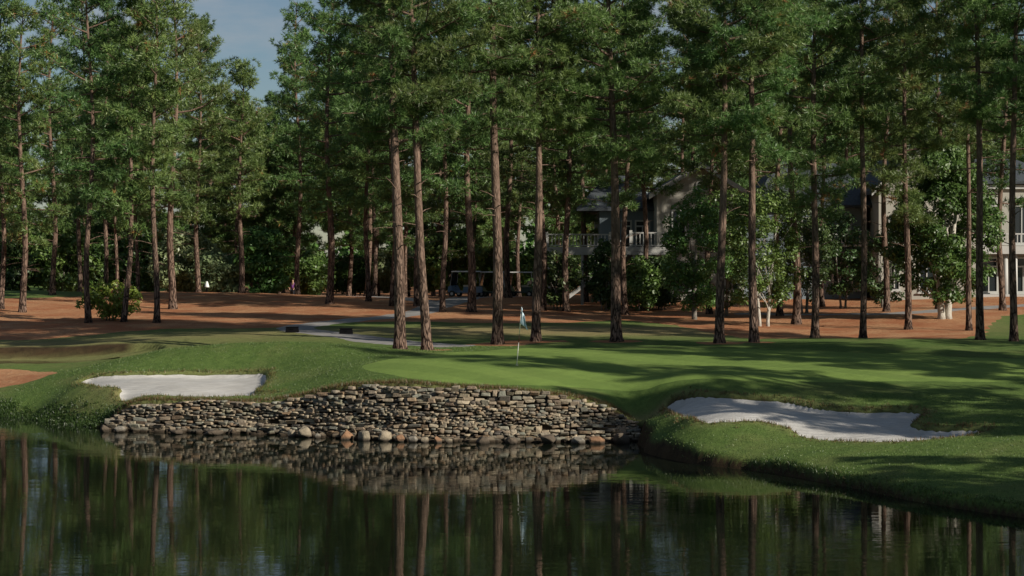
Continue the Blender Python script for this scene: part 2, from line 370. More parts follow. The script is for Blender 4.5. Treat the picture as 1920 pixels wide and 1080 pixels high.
PATHL2 = poly([(815,576,116),(850,568,124),(880,560,131),(960,556,136),(1000,553,140)])
PATHR = poly([(1400,588),(1500,590),(1640,589),(1700,587),(1780,581),(1860,576),(1930,572),(2100,566)])
DITCH = poly([(-200,669,84.5),(0,668,84.5),(80,668,84.3),(160,668,84.2),(226,667,84)])

def relief(X, Y, want=False):
    b = base_z(X, Y)
    b = b + .03 * wob(X, Y, .9, 1.3) * (Y > 45)
    pond = sdf(X, Y, POND); dwl = sdf(X, Y, WALLXY, closed=False)
    s1 = sdf(X, Y, SAND1) - .12 + .07 * wob(X, Y, .9, .4); s2 = sdf(X, Y, SAND2) - .12 + .07 * wob(X, Y, .9, 1.9)
    pond2 = pond + .12 * wob(X, Y, .8, .2) * np.clip(dwl - .8, 0, 1)
    sm = lambda t: np.clip(t, 0, 1) ** 2 * (3 - 2 * np.clip(t, 0, 1))
    z = b
    for s, dep in ((s1, .2), (s2, .24)):
        z = z + .03 * np.exp(-(np.maximum(s, 0) / .35) ** 2) * (s > -.05) - dep * sm((.16 - s) / .34) + .07 * sm((-s - .5) / 2.0)
    dt = sdf(X, Y, DITCH, closed=False); z = z - .32 * sm((2.0 - dt) / .3) + .14 * np.exp(-((Y - 86.9) / .75) ** 2) * sm((-17.2 - X) / 1.5) * (dt > 1.7)
    nearw = sm((1.2 - dwl) / .6)
    drop = sm((.25 - pond2) / .6) * (1 - nearw) + sm((.5 - pond2) / .35) * nearw
    z = z * (1 - drop) + drop * np.clip(-.5 - .12 * np.maximum(-pond, 0), -1.4, 0)
    z = np.where(pond < -.6, np.minimum(z, -.45), z)
    if want: return z, dict(pond=pond2, s1=s1 + .04, s2=s2 + .04, ditch=dt)
    return z
def gz(x, y): return float(relief(np.array([x], float), np.array([y], float))[0])

def lines(a, b, h, ext_lo, ext_hi, g=1.25, hmax=12):
    mid = list(np.arange(a, b + 1e-6, h)); lo = []; s = h; p = a
    while p > ext_lo: s = min(hmax, s * g); p -= s; lo.append(p)
    hi = []; s = h; p = mid[-1]
    while p < ext_hi: s = min(hmax, s * g); p += s; hi.append(p)
    return np.array(lo[::-1] + mid + hi)
xs = lines(-23, 23, .165, -400, 400, 1.12, 25)
ys = np.concatenate([lines(39.5, 88, .165, -120, 39, 1.2, 8), lines(88.4, 140, .42, 88.3, 900, 1.12, 30)])
ys = np.unique(np.round(ys, 4)); ys = ys[np.concatenate([[True], np.diff(ys) > .08])]
GX, GY = np.meshgrid(xs, ys); GZ, S = relief(GX, GY, True)
S['green'] = sdf(GX, GY, GREEN) + .05 * wob(GX, GY, 1.1, 2)
S['straw'] = np.minimum(sdf(GX, GY, STRAW), sdf(GX, GY, STRAW2)) + .3 * wob(GX, GY, 1.3, .7)
for px_, d_, r_ in ((750, 78, .75), (801, 78, .8), (933, 81, 1.1), (970, 81.6, .9), (1005, 82.5, 1.2), (1156, 82.5, .9), (1349, 80.5, .8), (1414, 81, .8)):
    S['straw'] = np.minimum(S['straw'], np.sqrt(((GX - P(px_, 0, d_).x) / 1.3) ** 2 + (GY - d_) ** 2) - r_ + .2 * wob(GX, GY, 1.9, px_))
S['path'] = np.minimum(np.minimum(sdf(GX, GY, PATHL, False) - .95, sdf(GX, GY, PATHL2, False) - 1.1), sdf(GX, GY, PATHR, False) - .8) + .06 * wob(GX, GY, 1.5, 3)
blob = lambda px, py, d, rx, ry: np.exp(-((GX - P(px, py, d).x) / rx) ** 2 - ((GY - d) / ry) ** 2)
dry = 1.1 * blob(1000, 622, 91, 10, 5) + .55 * blob(1300, 620, 92, 5, 4) + .75 * blob(150, 650, 89, 12, 5) + .35 * blob(205, 730, 70, 2.5, 2) + .3 * blob(1880, 615, 96, 4, 6)
for s in ('s1', 's2'): dry = dry + .4 * np.exp(-((S[s] - .16) / .25) ** 2)
dry = dry + .6 * np.exp(-((sdf(GX, GY, WALLXY, False) - .8) / .45) ** 2)
dry = dry + .3 * np.exp(-(S['ditch'] / .9) ** 2)
nyy, nxx = GX.shape
idx = np.arange(nyy * nxx).reshape(nyy, nxx)
a, b, c, d = idx[:-1, :-1].ravel(), idx[:-1, 1:].ravel(), idx[1:, 1:].ravel(), idx[1:, :-1].ravel()
T = np.concatenate([np.stack([a, b, c], 1), np.stack([a, c, d], 1)])
names_s = ['s1', 's2', 'path', 'straw', 'green']
soilm = np.clip(1.6 - np.abs(S['ditch'] - 2.0) / .3, 0, 1) * (GY > 84.3) * np.clip((-17.4 - GX) / .6, 0, 1)
ATT = np.stack([GX.ravel(), GY.ravel(), GZ.ravel(), dry.ravel()] + [S[k].ravel() for k in names_s] + [soilm.ravel()], 1)

def split(V, T, k):
    """cut the sheet along attribute k = 0; returns (V, inside, outside)"""
    s = V[:, k]; neg = s[T] < 0; cnt = neg.sum(1)
    ins = T[cnt == 3]; out = T[cnt == 0]; mixd = T[(cnt > 0) & (cnt < 3)]
    newv = []; cache = {}; base = len(V); i_, o_ = [], []
    def cut(p, q):
        key = (p, q) if p < q else (q, p)
        if key not in cache:
            t = s[key[0]] / (s[key[0]] - s[key[1]]); newv.append(V[key[0]] * (1-t) + V[key[1]] * t); cache[key] = base + len(newv) - 1
        return cache[key]
    for tri in mixd.tolist():
        pi, po = [], []
        for j in range(3):
            p, q = tri[j], tri[(j+1) % 3]
            (pi if s[p] < 0 else po).append(p)
            if (s[p] < 0) != (s[q] < 0):
                c_ = cut(p, q); pi.append(c_); po.append(c_)
        for pl, dst in ((pi, i_), (po, o_)):
            for j in range(1, len(pl) - 1): dst.append((pl[0], pl[j], pl[j+1]))
    if newv: V = np.vstack([V, np.array(newv)])
    cat = lambda x, y: np.vstack([x, np.array(y, int).reshape(-1, 3)]) if y else x
    return V, cat(ins, i_), cat(out, o_)
def sheet(name, V, T, mat):
    u, inv = np.unique(T, return_inverse=True)
    return link(name, mesh_np(name, V[u, :3], inv.reshape(-1, 3), True, {'dry': np.clip(V[u, 3], 0, 1), 'soil': V[u, 9]}), mat)
V = ATT
V, tA, T = split(V, T, 4); V, tB, T = split(V, T, 5); V, tP, T = split(V, T, 6); V, tS, T = split(V, T, 7); V, tG, T = split(V, T, 8)
tag(sheet('ground', V, T, M['rough']), 'rough turf of the golf course around pond and green', kind='structure')
tag(sheet('putting_green', V, tG, M['green']), 'closely mown putting green around the flag', kind='structure')
tag(sheet('pine_straw', V, tS, M['straw']), 'orange brown pine straw under the trees', kind='structure')
tag(sheet('cart_path', V, tP, M['path']), 'grey asphalt cart path winding through the pines', kind='structure')
tag(sheet('sand_bunker', V, tA, M['sand']), 'sunlit white sand bunker on the left above the stone wall', 'bunker')
tag(sheet('sand_bunker', V, tB, M['sand']), 'shaded sand bunker on the right beside the near bank', 'bunker')
w = mesh_np('pond', [(-58,17,0),(24,17,0),(24,80,0),(-58,80,0)], [[0,1,2,3]]); tag(link('pond', w, M['water']), 'still dark pond reflecting the trees', kind='structure')

dl = []
for i in range(41):
    q = DITCH[0] + (DITCH[-1] - DITCH[0]) * i / 40; w_ = 1.9 * min(1, (40 - i) / 6 + .15); zz = float(base_z(np.array([q[0]]), np.array([q[1] - 1.9]))[0]) - .03
    dl += [(q[0], q[1] - w_, zz), (q[0], q[1] + w_, zz)]
tag(link('stream', mesh_np('stream', dl, [(2*i, 2*i+2, 2*i+3, 2*i+1) for i in range(40)], True), M['water']), 'narrow dark stream across the far left lawn', kind='structure')

# ------------------------------------------------------------------ stone retaining wall
def mk_stone(name, use_attr):
    m, nt, N, L, B = mat_new(name)
    o = N.new('ShaderNodeNewGeometry').outputs['Position']
    r = attr(N, 'tone') if use_attr else N.new('ShaderNodeObjectInfo').outputs['Random']
    c = ramp(N, L, r, [(0, (.17, .14, .105)), (.13, (.34, .28, .21)), (.25, (.22, .215, .18)), (.37, (.42, .35, .25)), (.48, (.11, .095, .085)), (.58, (.31, .22, .14)), (.68, (.3, .31, .26)), (.78, (.13, .12, .11)), (.9, (.52, .45, .33)), (1, (.24, .18, .13))])
    f = noise_node(N, L, o, 9, 7, .7); g = noise_node(N, L, o, 2.2, 4)
    c = mixc(N, L, .75, c, ramp(N, L, f, [(.25, (.35, .33, .3)), (.7, (1.25, 1.2, 1.15))]), 'MULTIPLY')
    c = mixc(N, L, ramp(N, L, g, [(.55, (0, 0, 0)), (.72, (.55, .55, .55))]), c, (.16, .18, .12))     # lichen
    sp = N.new('ShaderNodeSeparateXYZ'); L.new(o, sp.inputs[0])
    wet = N.new('ShaderNodeMapRange'); wet.inputs['From Min'].default_value = .2; wet.inputs['From Max'].default_value = .05; L.new(sp.outputs['Z'], wet.inputs['Value'])
    c = mixc(N, L, wet.outputs[0], c, (.035, .026, .017))                                             # tide mark of wet algae
    L.new(c, B.inputs['Base Color']); B.inputs['Roughness'].default_value = .9; B.inputs['Specular IOR Level'].default_value = .2
    bump(N, L, f, .8, .04, B); return m
M['stone'] = mk_stone('wall_stone', False); M['stone_a'] = mk_stone('wall_stone_small', True)

def stone_shape(seed):
    r = random.Random(seed); bm = bmesh.new(); bmesh.ops.create_cube(bm, size=1)
    for v in bm.verts: v.co += Vector([r.uniform(-.15, .15) for _ in range(3)])
    bmesh.ops.bevel(bm, geom=bm.edges[:], offset=.09, segments=1, affect='EDGES')
    for v in bm.verts: v.co += Vector([r.uniform(-.035, .035) for _ in range(3)])
    bmesh.ops.triangulate(bm, faces=bm.faces[:])
    me = bpy.data.meshes.new('stone'); bm.to_mesh(me); bm.free(); me.materials.append(M['stone']); return me
shapes = [stone_shape(i) for i in range(14)]
def shape_np(me):
    v = np.zeros(len(me.vertices) * 3); me.vertices.foreach_get('co', v)
    return v.reshape(-1, 3), np.array([p.vertices[:] for p in me.polygons])
shapes_np = [shape_np(m) for m in shapes]
seg = np.linalg.norm(np.diff(WALLXY, axis=0), axis=1); cum = np.concatenate([[0], np.cumsum(seg)]); LW = cum[-1]
WTOP = [P(x, yt, dw(yb) + .25).z for x, yb, yt in WALL]
def wall_at(s):
    i = int(np.clip(np.searchsorted(cum, s) - 1, 0, len(seg) - 1)); t = (s - cum[i]) / seg[i]
    p = WALLXY[i] * (1-t) + WALLXY[i+1] * t
    i0, i1 = max(i-1, 0), min(i+2, len(WALLXY)-1); tn = WALLXY[i1] - WALLXY[i0]; tn = tn / np.linalg.norm(tn)
    return p, tn, np.array([tn[1], -tn[0]]), WTOP[i] * (1-t) + WTOP[i+1] * t     # point, along, towards the pond, crest height
wall = tag(empty('stone_wall', (WALLXY[7][0], WALLXY[7][1], 0)), 'curved dry stone retaining wall between putting green and pond', 'wall')
bpy.context.view_layer.update()
winv = wall.matrix_world.inverted()
BAT = .17                       # the face leans back
stones = []
r = random.Random(11)
z = -.12; row = 0
while z < 2.0:
    h = r.choice([.06, .07, .085, .1, .115, .13]) if z > .15 else r.uniform(.13, .22)
    s = -r.uniform(0, .3)
    while s < LW:
        p0 = min(max(s / LW, 0), 1)
        big = 1.2 if p0 < .4 else 1.0
        ln = h * r.uniform(1.2, 3.6) * big; ln = min(max(ln, .1), .62)
        sm_ = min(max(s + ln/2, 0), LW); p, tn, out, top = wall_at(sm_)
        zc = z + h/2
        if zc < top - .02 and r.random() > .03:
            hh = h * r.uniform(.86, 1.06) if r.random() < .87 else h * r.uniform(1.4, 2.1)
            dep = r.uniform(.24, .4); prot = r.uniform(-.07, .07) + (.06 if zc < .3 else 0)
            c_ = p - out * (BAT * zc - prot + dep/2 - .02)
            stones.append((ln * .5 * .96 * 2, dep, hh * .96, c_[0], c_[1], zc + r.uniform(-.03, .03) + .05 * math.sin(s * 1.3 + row * .7), math.atan2(tn[1], tn[0]) + r.uniform(-.13, .13), r.uniform(-.07, .07), r.randrange(14), r.random()))
        s += ln + r.uniform(-.01, .03)
    z += h * .96; row += 1
order = sorted(range(len(stones)), key=lambda i: -stones[i][0] * stones[i][2] * (1 if stones[i][5] > .05 else .3))
def stone_mat(q):
    return Matrix.Translation((q[3], q[4], q[5])) @ Matrix.Rotation(q[6], 4, 'Z') @ Matrix.Rotation(q[7], 4, 'Y') @ Matrix.Diagonal((q[0], q[1], q[2], 1))
for i in order[:300]:
    o = link('stone', shapes[stones[i][8]], None, wall); o.matrix_parent_inverse = winv; o.matrix_world = stone_mat(stones[i])
vv, tt, tone, nb = [], [], [], 0
for i in order[300:]:
    sv, st = shapes_np[stones[i][8]]; mm = np.array(winv @ stone_mat(stones[i]))
    vv.append(sv @ mm[:3, :3].T + mm[:3, 3]); tt.append(st + nb); nb += len(sv); tone.append(np.full(len(sv), stones[i][9]))
o = link('small_stones', mesh_np('small_stones', np.vstack(vv), np.vstack(tt), False, {'tone': np.concatenate(tone)}), M['stone_a'], wall); o['kind'] = 'stuff'
core = MB(); nn = 60; pv = []
for i in range(nn + 1):
    p, tn, out, top = wall_at(LW * i / nn); top = top - .05
    for zz, off in ((-.5, -.08), (top, -BAT * top - .22), (top, -.75 - BAT * top), (-.5, -.9)):
        q = p + out * off; pv.append(winv @ Vector((q[0], q[1], zz)))
fc = []
for i in range(nn):
    for k in range(4): fc.append((i*4+k, i*4+(k+1) % 4, (i+1)*4+(k+1) % 4, (i+1)*4+k))
core.add(pv, fc + [(0, 3, 2, 1), (nn*4, nn*4+1, nn*4+2, nn*4+3)]).build('core', M['soil'], wall)

# boulders along the waterline
def rock(seed, sub=3, rough=.25):
    r = random.Random(seed * 13 + 5); bm = bmesh.new()
    for _ in range(26):
        v = Vector((r.gauss(0, 1), r.gauss(0, 1), r.gauss(0, 1))).normalized(); m_ = max(abs(v.x), abs(v.y), abs(v.z))
        bm.verts.new(v * r.uniform(.43, .54) * (.55 + .45 / m_ * .8))
    h_ = bmesh.ops.convex_hull(bm, input=bm.verts[:]); bmesh.ops.delete(bm, geom=[g_ for g_ in set(h_['geom_interior'] + h_['geom_unused']) if isinstance(g_, bmesh.types.BMVert)], context='VERTS')
    bmesh.ops.bevel(bm, geom=bm.edges[:], offset=.035, segments=1, affect='EDGES')
    me = bpy.data.meshes.new('boulder'); bm.to_mesh(me); bm.free(); return me
def mk_boulder(name, c):
    m, nt, N, L, B = mat_new(name); o = N.new('ShaderNodeNewGeometry').outputs['Position']
    f = noise_node(N, L, o, 7, 7, .7); cc = ramp(N, L, f, [(.25, tuple(x*.45 for x in c)), (.7, c)])
    sp = N.new('ShaderNodeSeparateXYZ'); L.new(o, sp.inputs[0])
    wet = N.new('ShaderNodeMapRange'); wet.inputs['From Min'].default_value = .13; wet.inputs['From Max'].default_value = .03; L.new(sp.outputs['Z'], wet.inputs['Value'])
    L.new(mixc(N, L, wet.outputs[0], cc, (.04, .03, .02)), B.inputs['Base Color']); B.inputs['Roughness'].default_value = .9
    bump(N, L, f, .8, .05, B); return m
BC = {'tan': mk_boulder('tan_rock', (.37, .31, .22)), 'rust': mk_boulder('rust_rock', (.36, .2, .11)), 'grey': mk_boulder('grey_rock', (.3, .27, .22)), 'dark': mk_boulder('dark_rock', (.13, .1, .07))}
for k, (px, wpx, hpx, kind, lab) in enumerate([
  (571,24,22,'tan','pale tan boulder at the waterline left of the widest boulder gap'),
  (595,14,11,'grey','small grey rock between two tan boulders at the foot of the wall'),
  (547,15,14,'tan','small tan rock leftmost of the boulders under the stone wall'),
  (648,26,18,'rust','rust brown flat boulder in the middle of the waterline rocks'),
  (684,27,20,'tan','largest cream boulder at the foot of the stone wall'),
  (722,24,20,'tan','rounded cream boulder just right of the largest cream boulder'),
  (750,20,14,'rust','reddish rock under the dark part of the stone wall'),
  (775,18,12,'grey','grey rock at the waterline right of the reddish rock'),
  (797,17,11,'tan','low pale rock half sunk at the foot of the wall'),
  (821,16,13,'rust','small orange rock at the waterline below the green'),
  (842,14,9,'tan','small flat pale rock rightmost of the light boulders'),
  (905,30,16,'dark','dark wet boulder at the waterline below the flag'),
  (958,24,13,'dark','dark low boulder second from the orange rock'),
  (1030,36,18,'dark','broad dark brown boulder under the sloping end of the wall'),
  (1085,26,14,'grey','grey brown boulder near the right end of the wall'),
  (1120,30,17,'rust','brown boulder between the grey one and the wall end'),
  (1165,32,20,'dark','dark boulder in the shaded corner where wall meets right bank'),
  (225,20,12,'grey','small grey rock at the shaded left end of the wall'),
  (196,18,14,'dark','dark mossy rock beyond the left end of the wall'),
  (330,26,9,'dark','low dark rock at the waterline of the left wall section'),
  (400,34,10,'dark','flat dark rock under the left wall below the bunker')]):
    yb = np.interp(px, [w_[0] for w_ in WALL], [w_[1] for w_ in WALL]) + 3; d = dw(yb) - .12; sc_ = d / F
    o = link('boulder', rock(k, 3, .3), BC[kind]); o.location = ((px - 960) * sc_, d, hpx * sc_ * .3)
    o.scale = (wpx * sc_ * 1.25, wpx * sc_ * 1.0, hpx * sc_ * 1.5); o.rotation_euler = (0, 0, k * 1.3)
    tag(o, lab, 'boulder', 'boulders along the foot of the wall')
vv, tt, tone, nb = [], [], [], 0; rr_ = random.Random(21)
for _ in range(340):
    p, tn, out, top = wall_at(LW * rr_.random() ** .9); q = p + out * abs(rr_.gauss(.05, .18)); sz = rr_.uniform(.09, .26)
    sv, st = shapes_np[rr_.randrange(14)]
    mm = np.array(Matrix.Translation((q[0], q[1], rr_.uniform(-.08, .07))) @ Matrix.Rotation(rr_.uniform(0, 6.3), 4, 'Z') @ Matrix.Rotation(rr_.uniform(-.5, .5), 4, 'X') @ Matrix.Diagonal((sz * rr_.uniform(1, 1.6), sz, sz * rr_.uniform(.5, .9), 1)))
    vv.append(sv @ mm[:3, :3].T + mm[:3, 3]); tt.append(st + nb); nb += len(sv); tone.append(np.full(len(sv), rr_.random()))
tag(link('rubble', mesh_np('rubble', np.vstack(vv), np.vstack(tt), False, {'tone': np.concatenate(tone)}), M['stone_a']), 'loose broken rubble along the waterline of the wall', kind='stuff')

# ------------------------------------------------------------------ trees
def needles(cent, dirs, K_, L_, W_, tone, g, spread=.75):
    N_ = len(cent); c = np.repeat(cent, K_, 0); d = np.repeat(dirs, K_, 0) * 1.0 + g.normal(size=(N_ * K_, 3)) * spread
    d /= np.linalg.norm(d, axis=1, keepdims=True) + 1e-9
    L2 = L_ * g.uniform(.7, 1.15, (N_ * K_, 1)); sd = np.cross(d, g.normal(size=d.shape)); sd /= np.linalg.norm(sd, axis=1, keepdims=True) + 1e-9
    c = c + d * L_ * .08; w = W_ * .5
    v = np.stack([c - sd * w * .6, c + sd * w * .6, c + d * L2 * .6 + sd * w, c + d * L2, c + d * L2 * .6 - sd * w], 1)[:, [0, 1, 2, 3, 4]]
    V = v.reshape(-1, 3); b = np.arange(N_ * K_)[:, None] * 5
    T_ = np.concatenate([b + [0, 1, 2], b + [0, 2, 4], b + [4, 2, 3]]) if K_ < 0 else None
    v3 = np.stack([c - sd * w, c + sd * w, c + d * L2], 1).reshape(-1, 3)
    return v3, np.arange(N_ * K_ * 3).reshape(-1, 3), np.repeat(tone, K_ * 3)

def pine_meshes(seed, H, cb, R, r0, lean=(0, 0), tuft=(11, .27, .03), limbs=34, dens=1.0, dead=8, wig=.2):
    r = random.Random(seed); g = np.random.default_rng(seed)
    ph = r.uniform(0, 6)
    def axis(h): return Vector((lean[0]*h + wig*math.sin(h*.33 + ph)*min(1, h/4), lean[1]*h + wig*math.cos(h*.27 + ph*2)*min(1, h/4), h))
    ax0 = axis(0)
    mb = MB(); hs = [-.35, 0, .18, .45, .9, 1.6] + [H * t for t in (.14, .2, .28, .36, .44, .52, .6, .68, .76, .84, .92, 1)]
    rad = [r0 * (1 - .8 * max(0, h) / H) * (1 + .42 * math.exp(-max(h, 0) / .3)) * r.uniform(.96, 1.04) for h in hs]; rad[-1] = .015
    mb.tube([axis(h) - ax0 for h in hs], rad, 12, False)
    cents, dirs, tones = [], [], []
    nl = limbs
    for i in range(nl):
        t = (i + r.random()) / nl; h = cb + (H - cb) * t ** .92
        prof = (min(1, .55 + t * 2.2) if t < .22 else 1.03 - .72 * ((t - .22) / .78) ** 1.9)
        Ln = R * prof * (r.uniform(.5, 1.15) if r.random() < .85 else r.uniform(.25, .5)); az = i * 2.4 + r.uniform(-.5, .5)
        el = -.12 + .75 * t + r.uniform(-.15, .15)
        o_ = axis(h) - ax0; dv = Vector((math.cos(az) * math.cos(el), math.sin(az) * math.cos(el), math.sin(el)))
        pts = [o_]; cur = dv.copy()
        for k in range(4):
            cur = (cur + Vector((r.uniform(-.22, .22), r.uniform(-.22, .22), r.uniform(-.1, .2)))).normalized(); pts.append(pts[-1] + cur * Ln / 4)
        rb = max(.018, min(r0 * .28, .024 * Ln + .012)); mb.tube(pts, [rb, rb*.75, rb*.55, rb*.38, .008], 5, False)
        nc = max(2, int(round(Ln * 2.1 * dens + 1)))
        for k in range(nc):
            u = .3 + .7 * (k + r.random()) / nc; q = u * 4; a_ = min(3, int(q)); base = pts[a_].lerp(pts[a_ + 1], q - a_)
            sidev = Vector((-dv.y, dv.x, 0)) * r.uniform(-1, 1) * Ln * .3 * (1.15 - u * .4) + Vector((0, 0, r.uniform(-.12, .3)))
            cc = base + sidev
            if sidev.length > .3: mb.tube([base, base.lerp(cc, .6) + Vector((0, 0, .03)), cc], [.014, .01, .006], 3, False)
            m_ = int(r.uniform(13, 22)); cl_t = r.random()
            sp = r.uniform(.26, .46)
            e = g.normal(size=(m_, 3)); e /= np.linalg.norm(e, axis=1, keepdims=True); e *= g.uniform(.35, 1, (m_, 1)) ** .5
            e[:, 2] *= .62; cents.append(np.array(cc) + e * sp)
            dd = e / (np.linalg.norm(e, axis=1, keepdims=True) + 1e-6) + np.array(dv) * .45 + np.array([0, 0, .25]); dirs.append(dd / np.linalg.norm(dd, axis=1, keepdims=True))
            old = r.random() < .05
            tones.append(np.clip(g.normal(.45 + .35 * (cl_t - .5), .17, m_), 0, .9) if not old else g.uniform(.75, 1, m_))
    for i in range(dead):
        h = cb * r.uniform(.45, 1.0); az = r.uniform(0, 6.3); Ln = r.uniform(.4, 1.6); o_ = axis(h) - ax0
        dv = Vector((math.cos(az), math.sin(az), r.uniform(-.2, .4))); mb.tube([o_, o_ + dv * Ln * .5 + Vector((0, 0, .05)), o_ + dv * Ln], [.03, .02, .006], 4, False)
    cents = np.vstack(cents); dirs = np.vstack(dirs); tones = np.concatenate(tones)
    nv, nt_, tn_ = needles(cents, dirs, tuft[0], tuft[1], tuft[2], tones, g)
    me = bpy.data.meshes.new('trunk'); me.from_pydata(mb.v, [], mb.f)
    for p in me.polygons: p.use_smooth = True
    me.materials.append(M['bark'])
    mc = mesh_np('crown', nv, nt_, False, {'tone': tn_}); mc.materials.append(M['needle'])
    return me, mc
def put_pine(meshes, loc, rz, label, group=None, s=1.0, name='pine_tree'):
    t = empty(name, loc, rz); t.scale = (s, s, s)
    link('trunk', meshes[0], None, t); link('crown', meshes[1], None, t)
    return tag(t, label, 'tree', group)

def at(px, d):
    x = (px - 960) / F * d; return (x, d, gz(x, d))
# near pines: column, distance, trunk width in px, lean, height, crown base, crown radius, label
FRONT = [
 (750, 78, 23, -.022, 22, 8.6, 4.3, 'thick pine left of the green, left trunk of the close pair'),
 (801, 78, 20, -.052, 21, 9.0, 4.0, 'slimmer leaning pine left of the green, right trunk of the close pair'),
 (933, 81, 22, -.012, 23, 9.2, 4.2, 'straight pine just left of the flag with sunlit bark'),
 (1005, 82.5, 19, .01, 18.5, 8.8, 3.8, 'pine just right of the flag, dark at its foot'),
 (1156, 82.5, 22, -.02, 19, 8.0, 4.0, 'tall pine standing in front of the house deck stairs'),
 (1349, 80.5, 19, .018, 20, 7.8, 3.8, 'left of the two slim pines in front of the light green tree'),
 (1414, 81, 18, -.016, 20, 8.0, 3.8, 'right of the two slim pines in front of the light green tree'),
 (1528, 86, 16, 0, 21, 5.6, 3.3, 'shadowed pine behind the green with low foliage, left of the shaded balcony'),
 (1618, 86, 14, 0, 24, 9.5, 3.3, 'dark bare straight pine trunk directly right of the shaded balcony'),
 (1703, 95, 14, -.012, 19, 5.2, 2.4, 'sunlit slim pine on straw left of the pale stemmed magnolia'),
 (1817, 94, 12, -.01, 20, 9.4, 2.4, 'slim sunlit pine right of the magnolia, beside a thick black trunk'),
 (1838, 84, 17, -.01, 24, 9.5, 3.6, 'thick black shaded pine trunk right of the magnolia'),
 (1901, 83, 16, 0, 24, 9.5, 3.6, 'black shaded pine trunk nearest the right edge of the picture'),
]
for k, (px, d, wpx, ln, H, cb, R, lab) in enumerate(FRONT):
    put_pine(pine_meshes(100 + k, H, cb, R, wpx * d / F / 2 * .93, (ln, 0), limbs=52, dens=1.15, wig=.07), at(px, d), 0, lab, 'pines around the putting green')
MIDDLE = [
 (2, 112, 11, 0, 19, 5.5, 2.6, 'pine cut by the left edge of the picture'),
 (42, 110, 13, 0, 18, 4.2, 2.7, 'pine on the far left straw with foliage hanging low'),
 (166, 100, 12, 0, 20, 5.6, 2.6, 'straight slim pine in front of the round azalea bush'),
 (232, 101, 11, .055, 19, 5.2, 2.5, 'leaning pine at the right side of the round azalea bush'),
 (219, 122, 7, 0, 17, 5.0, 2.2, 'thin pine rising behind the azalea bush'),
 (258, 128, 8, 0, 19, 4.4, 2.4, 'pine behind and right of the azalea bush'),
 (98, 128, 11, 0, 21, 5.0, 3.0, 'pine in the shade behind the fairway, left of the azalea bush'),
 (150, 136, 9, .01, 23, 6.5, 3.0, 'dark slim pine far behind the straight pine by the azalea'),
 (198, 134, 9, 0, 22, 5.0, 3.0, 'pine whose foliage fills the gap above the azalea bush'),
 (372, 140, 10, 0, 21, 5.5, 3.1, 'pine behind the lone dark trunked pine at the sky gap'),
 (294, 100, 12, -.01, 20, 6.5, 2.7, 'pine between the azalea bush and the dark trunk on straw'),
 (324, 115, 14, .004, 21, 6.0, 2.8, 'dark straight trunked pine alone on the left straw slope'),
 (453, 133, 11, 0, 16, 6.0, 2.9, 'dark pine at the crest of the straw in front of pale shrubs'),
 (618, 118, 14, 0, 20, 5.6, 3.0, 'thick dark pine on shaded straw left of the green'),
 (691, 122, 10, 0, 20, 6.0, 2.6, 'dark slim pine beside the far bend of the cart path'),
 (735, 116, 10, 0, 20, 6.5, 2.6, 'dark pine seen just behind the left trunk of the close pair'),
 (782, 116, 11, 0, 21, 6.5, 2.7, 'dark pine seen between the trunks of the close pair'),
 (830, 110, 11, 0, 20, 6.8, 2.7, 'slim dark pine right of the close pair at the path side'),
 (884, 110, 16, -.01, 21, 6.6, 2.9, 'sunlit pine standing in front of the blue golf cart'),
 (953, 130, 12, 0, 20, 6.0, 2.8, 'pale sunlit pine beside the far golf carts, right of the flag pine'),
 (973, 140, 8, 0, 19, 6.5, 2.5, 'thin pale pine behind the golf carts'),
 (1018, 112, 11, 0, 20, 6.4, 2.7, 'dark pine close behind the pine right of the flag'),
 (1062, 112, 13, 0, 21, 6.4, 2.8, 'dark pine in front of the left end of the deck railing'),
 (1097, 124, 12, 0, 19, 4.4, 2.5, 'sunlit pine in front of the shaded shrubs under the deck'),
 (1207, 114, 11, -.01, 21, 7.5, 2.8, 'dark slim pine against the house deck, left of the light green tree'),
 (1330, 109.5, 11, 0, 19, 7.5, 2.6, 'pine whose trunk is hidden in leaves left of the slim pines'),
 (1462, 106, 12, 0, 20, 6.8, 3.0, 'pine rising behind the twin stemmed young tree'),
 (1662, 107, 12, .01, 20, 6.6, 2.9, 'pine in front of the right gable beside the black trunk'),
 (1760, 109, 12, 0, 20, 7.6, 3.0, 'pine rising behind the magnolia crown'),
 (1880, 108, 12, 0, 20, 6.6, 3.0, 'pine shading the roof above the arched windows'),
 (1172, 109, 11, 0, 20, 6.4, 2.9, 'pine in front of the dark roof above the deck'),
 (558, 139, 10, 0, 22, 5.5, 3.0, 'pine closing the right side of the sky gap'),
 (1493, 100, 16, -.012, 20, 9.6, 2.4, 'sunlit thick pine behind the light green tree'),
 (1541, 116, 10, 0, 19, 6.5, 2.5, 'slim pine just behind the shadowed pine by the balcony'),
]
for k, (px, d, wpx, ln, H, cb, R, lab) in enumerate(MIDDLE):
    put_pine(pine_meshes(200 + k, H, cb * .95, R * 1.22, wpx * d / F / 2, (ln, 0), tuft=(6, .3, .052), limbs=42), at(px, d), 0, lab, 'pines standing on the straw')
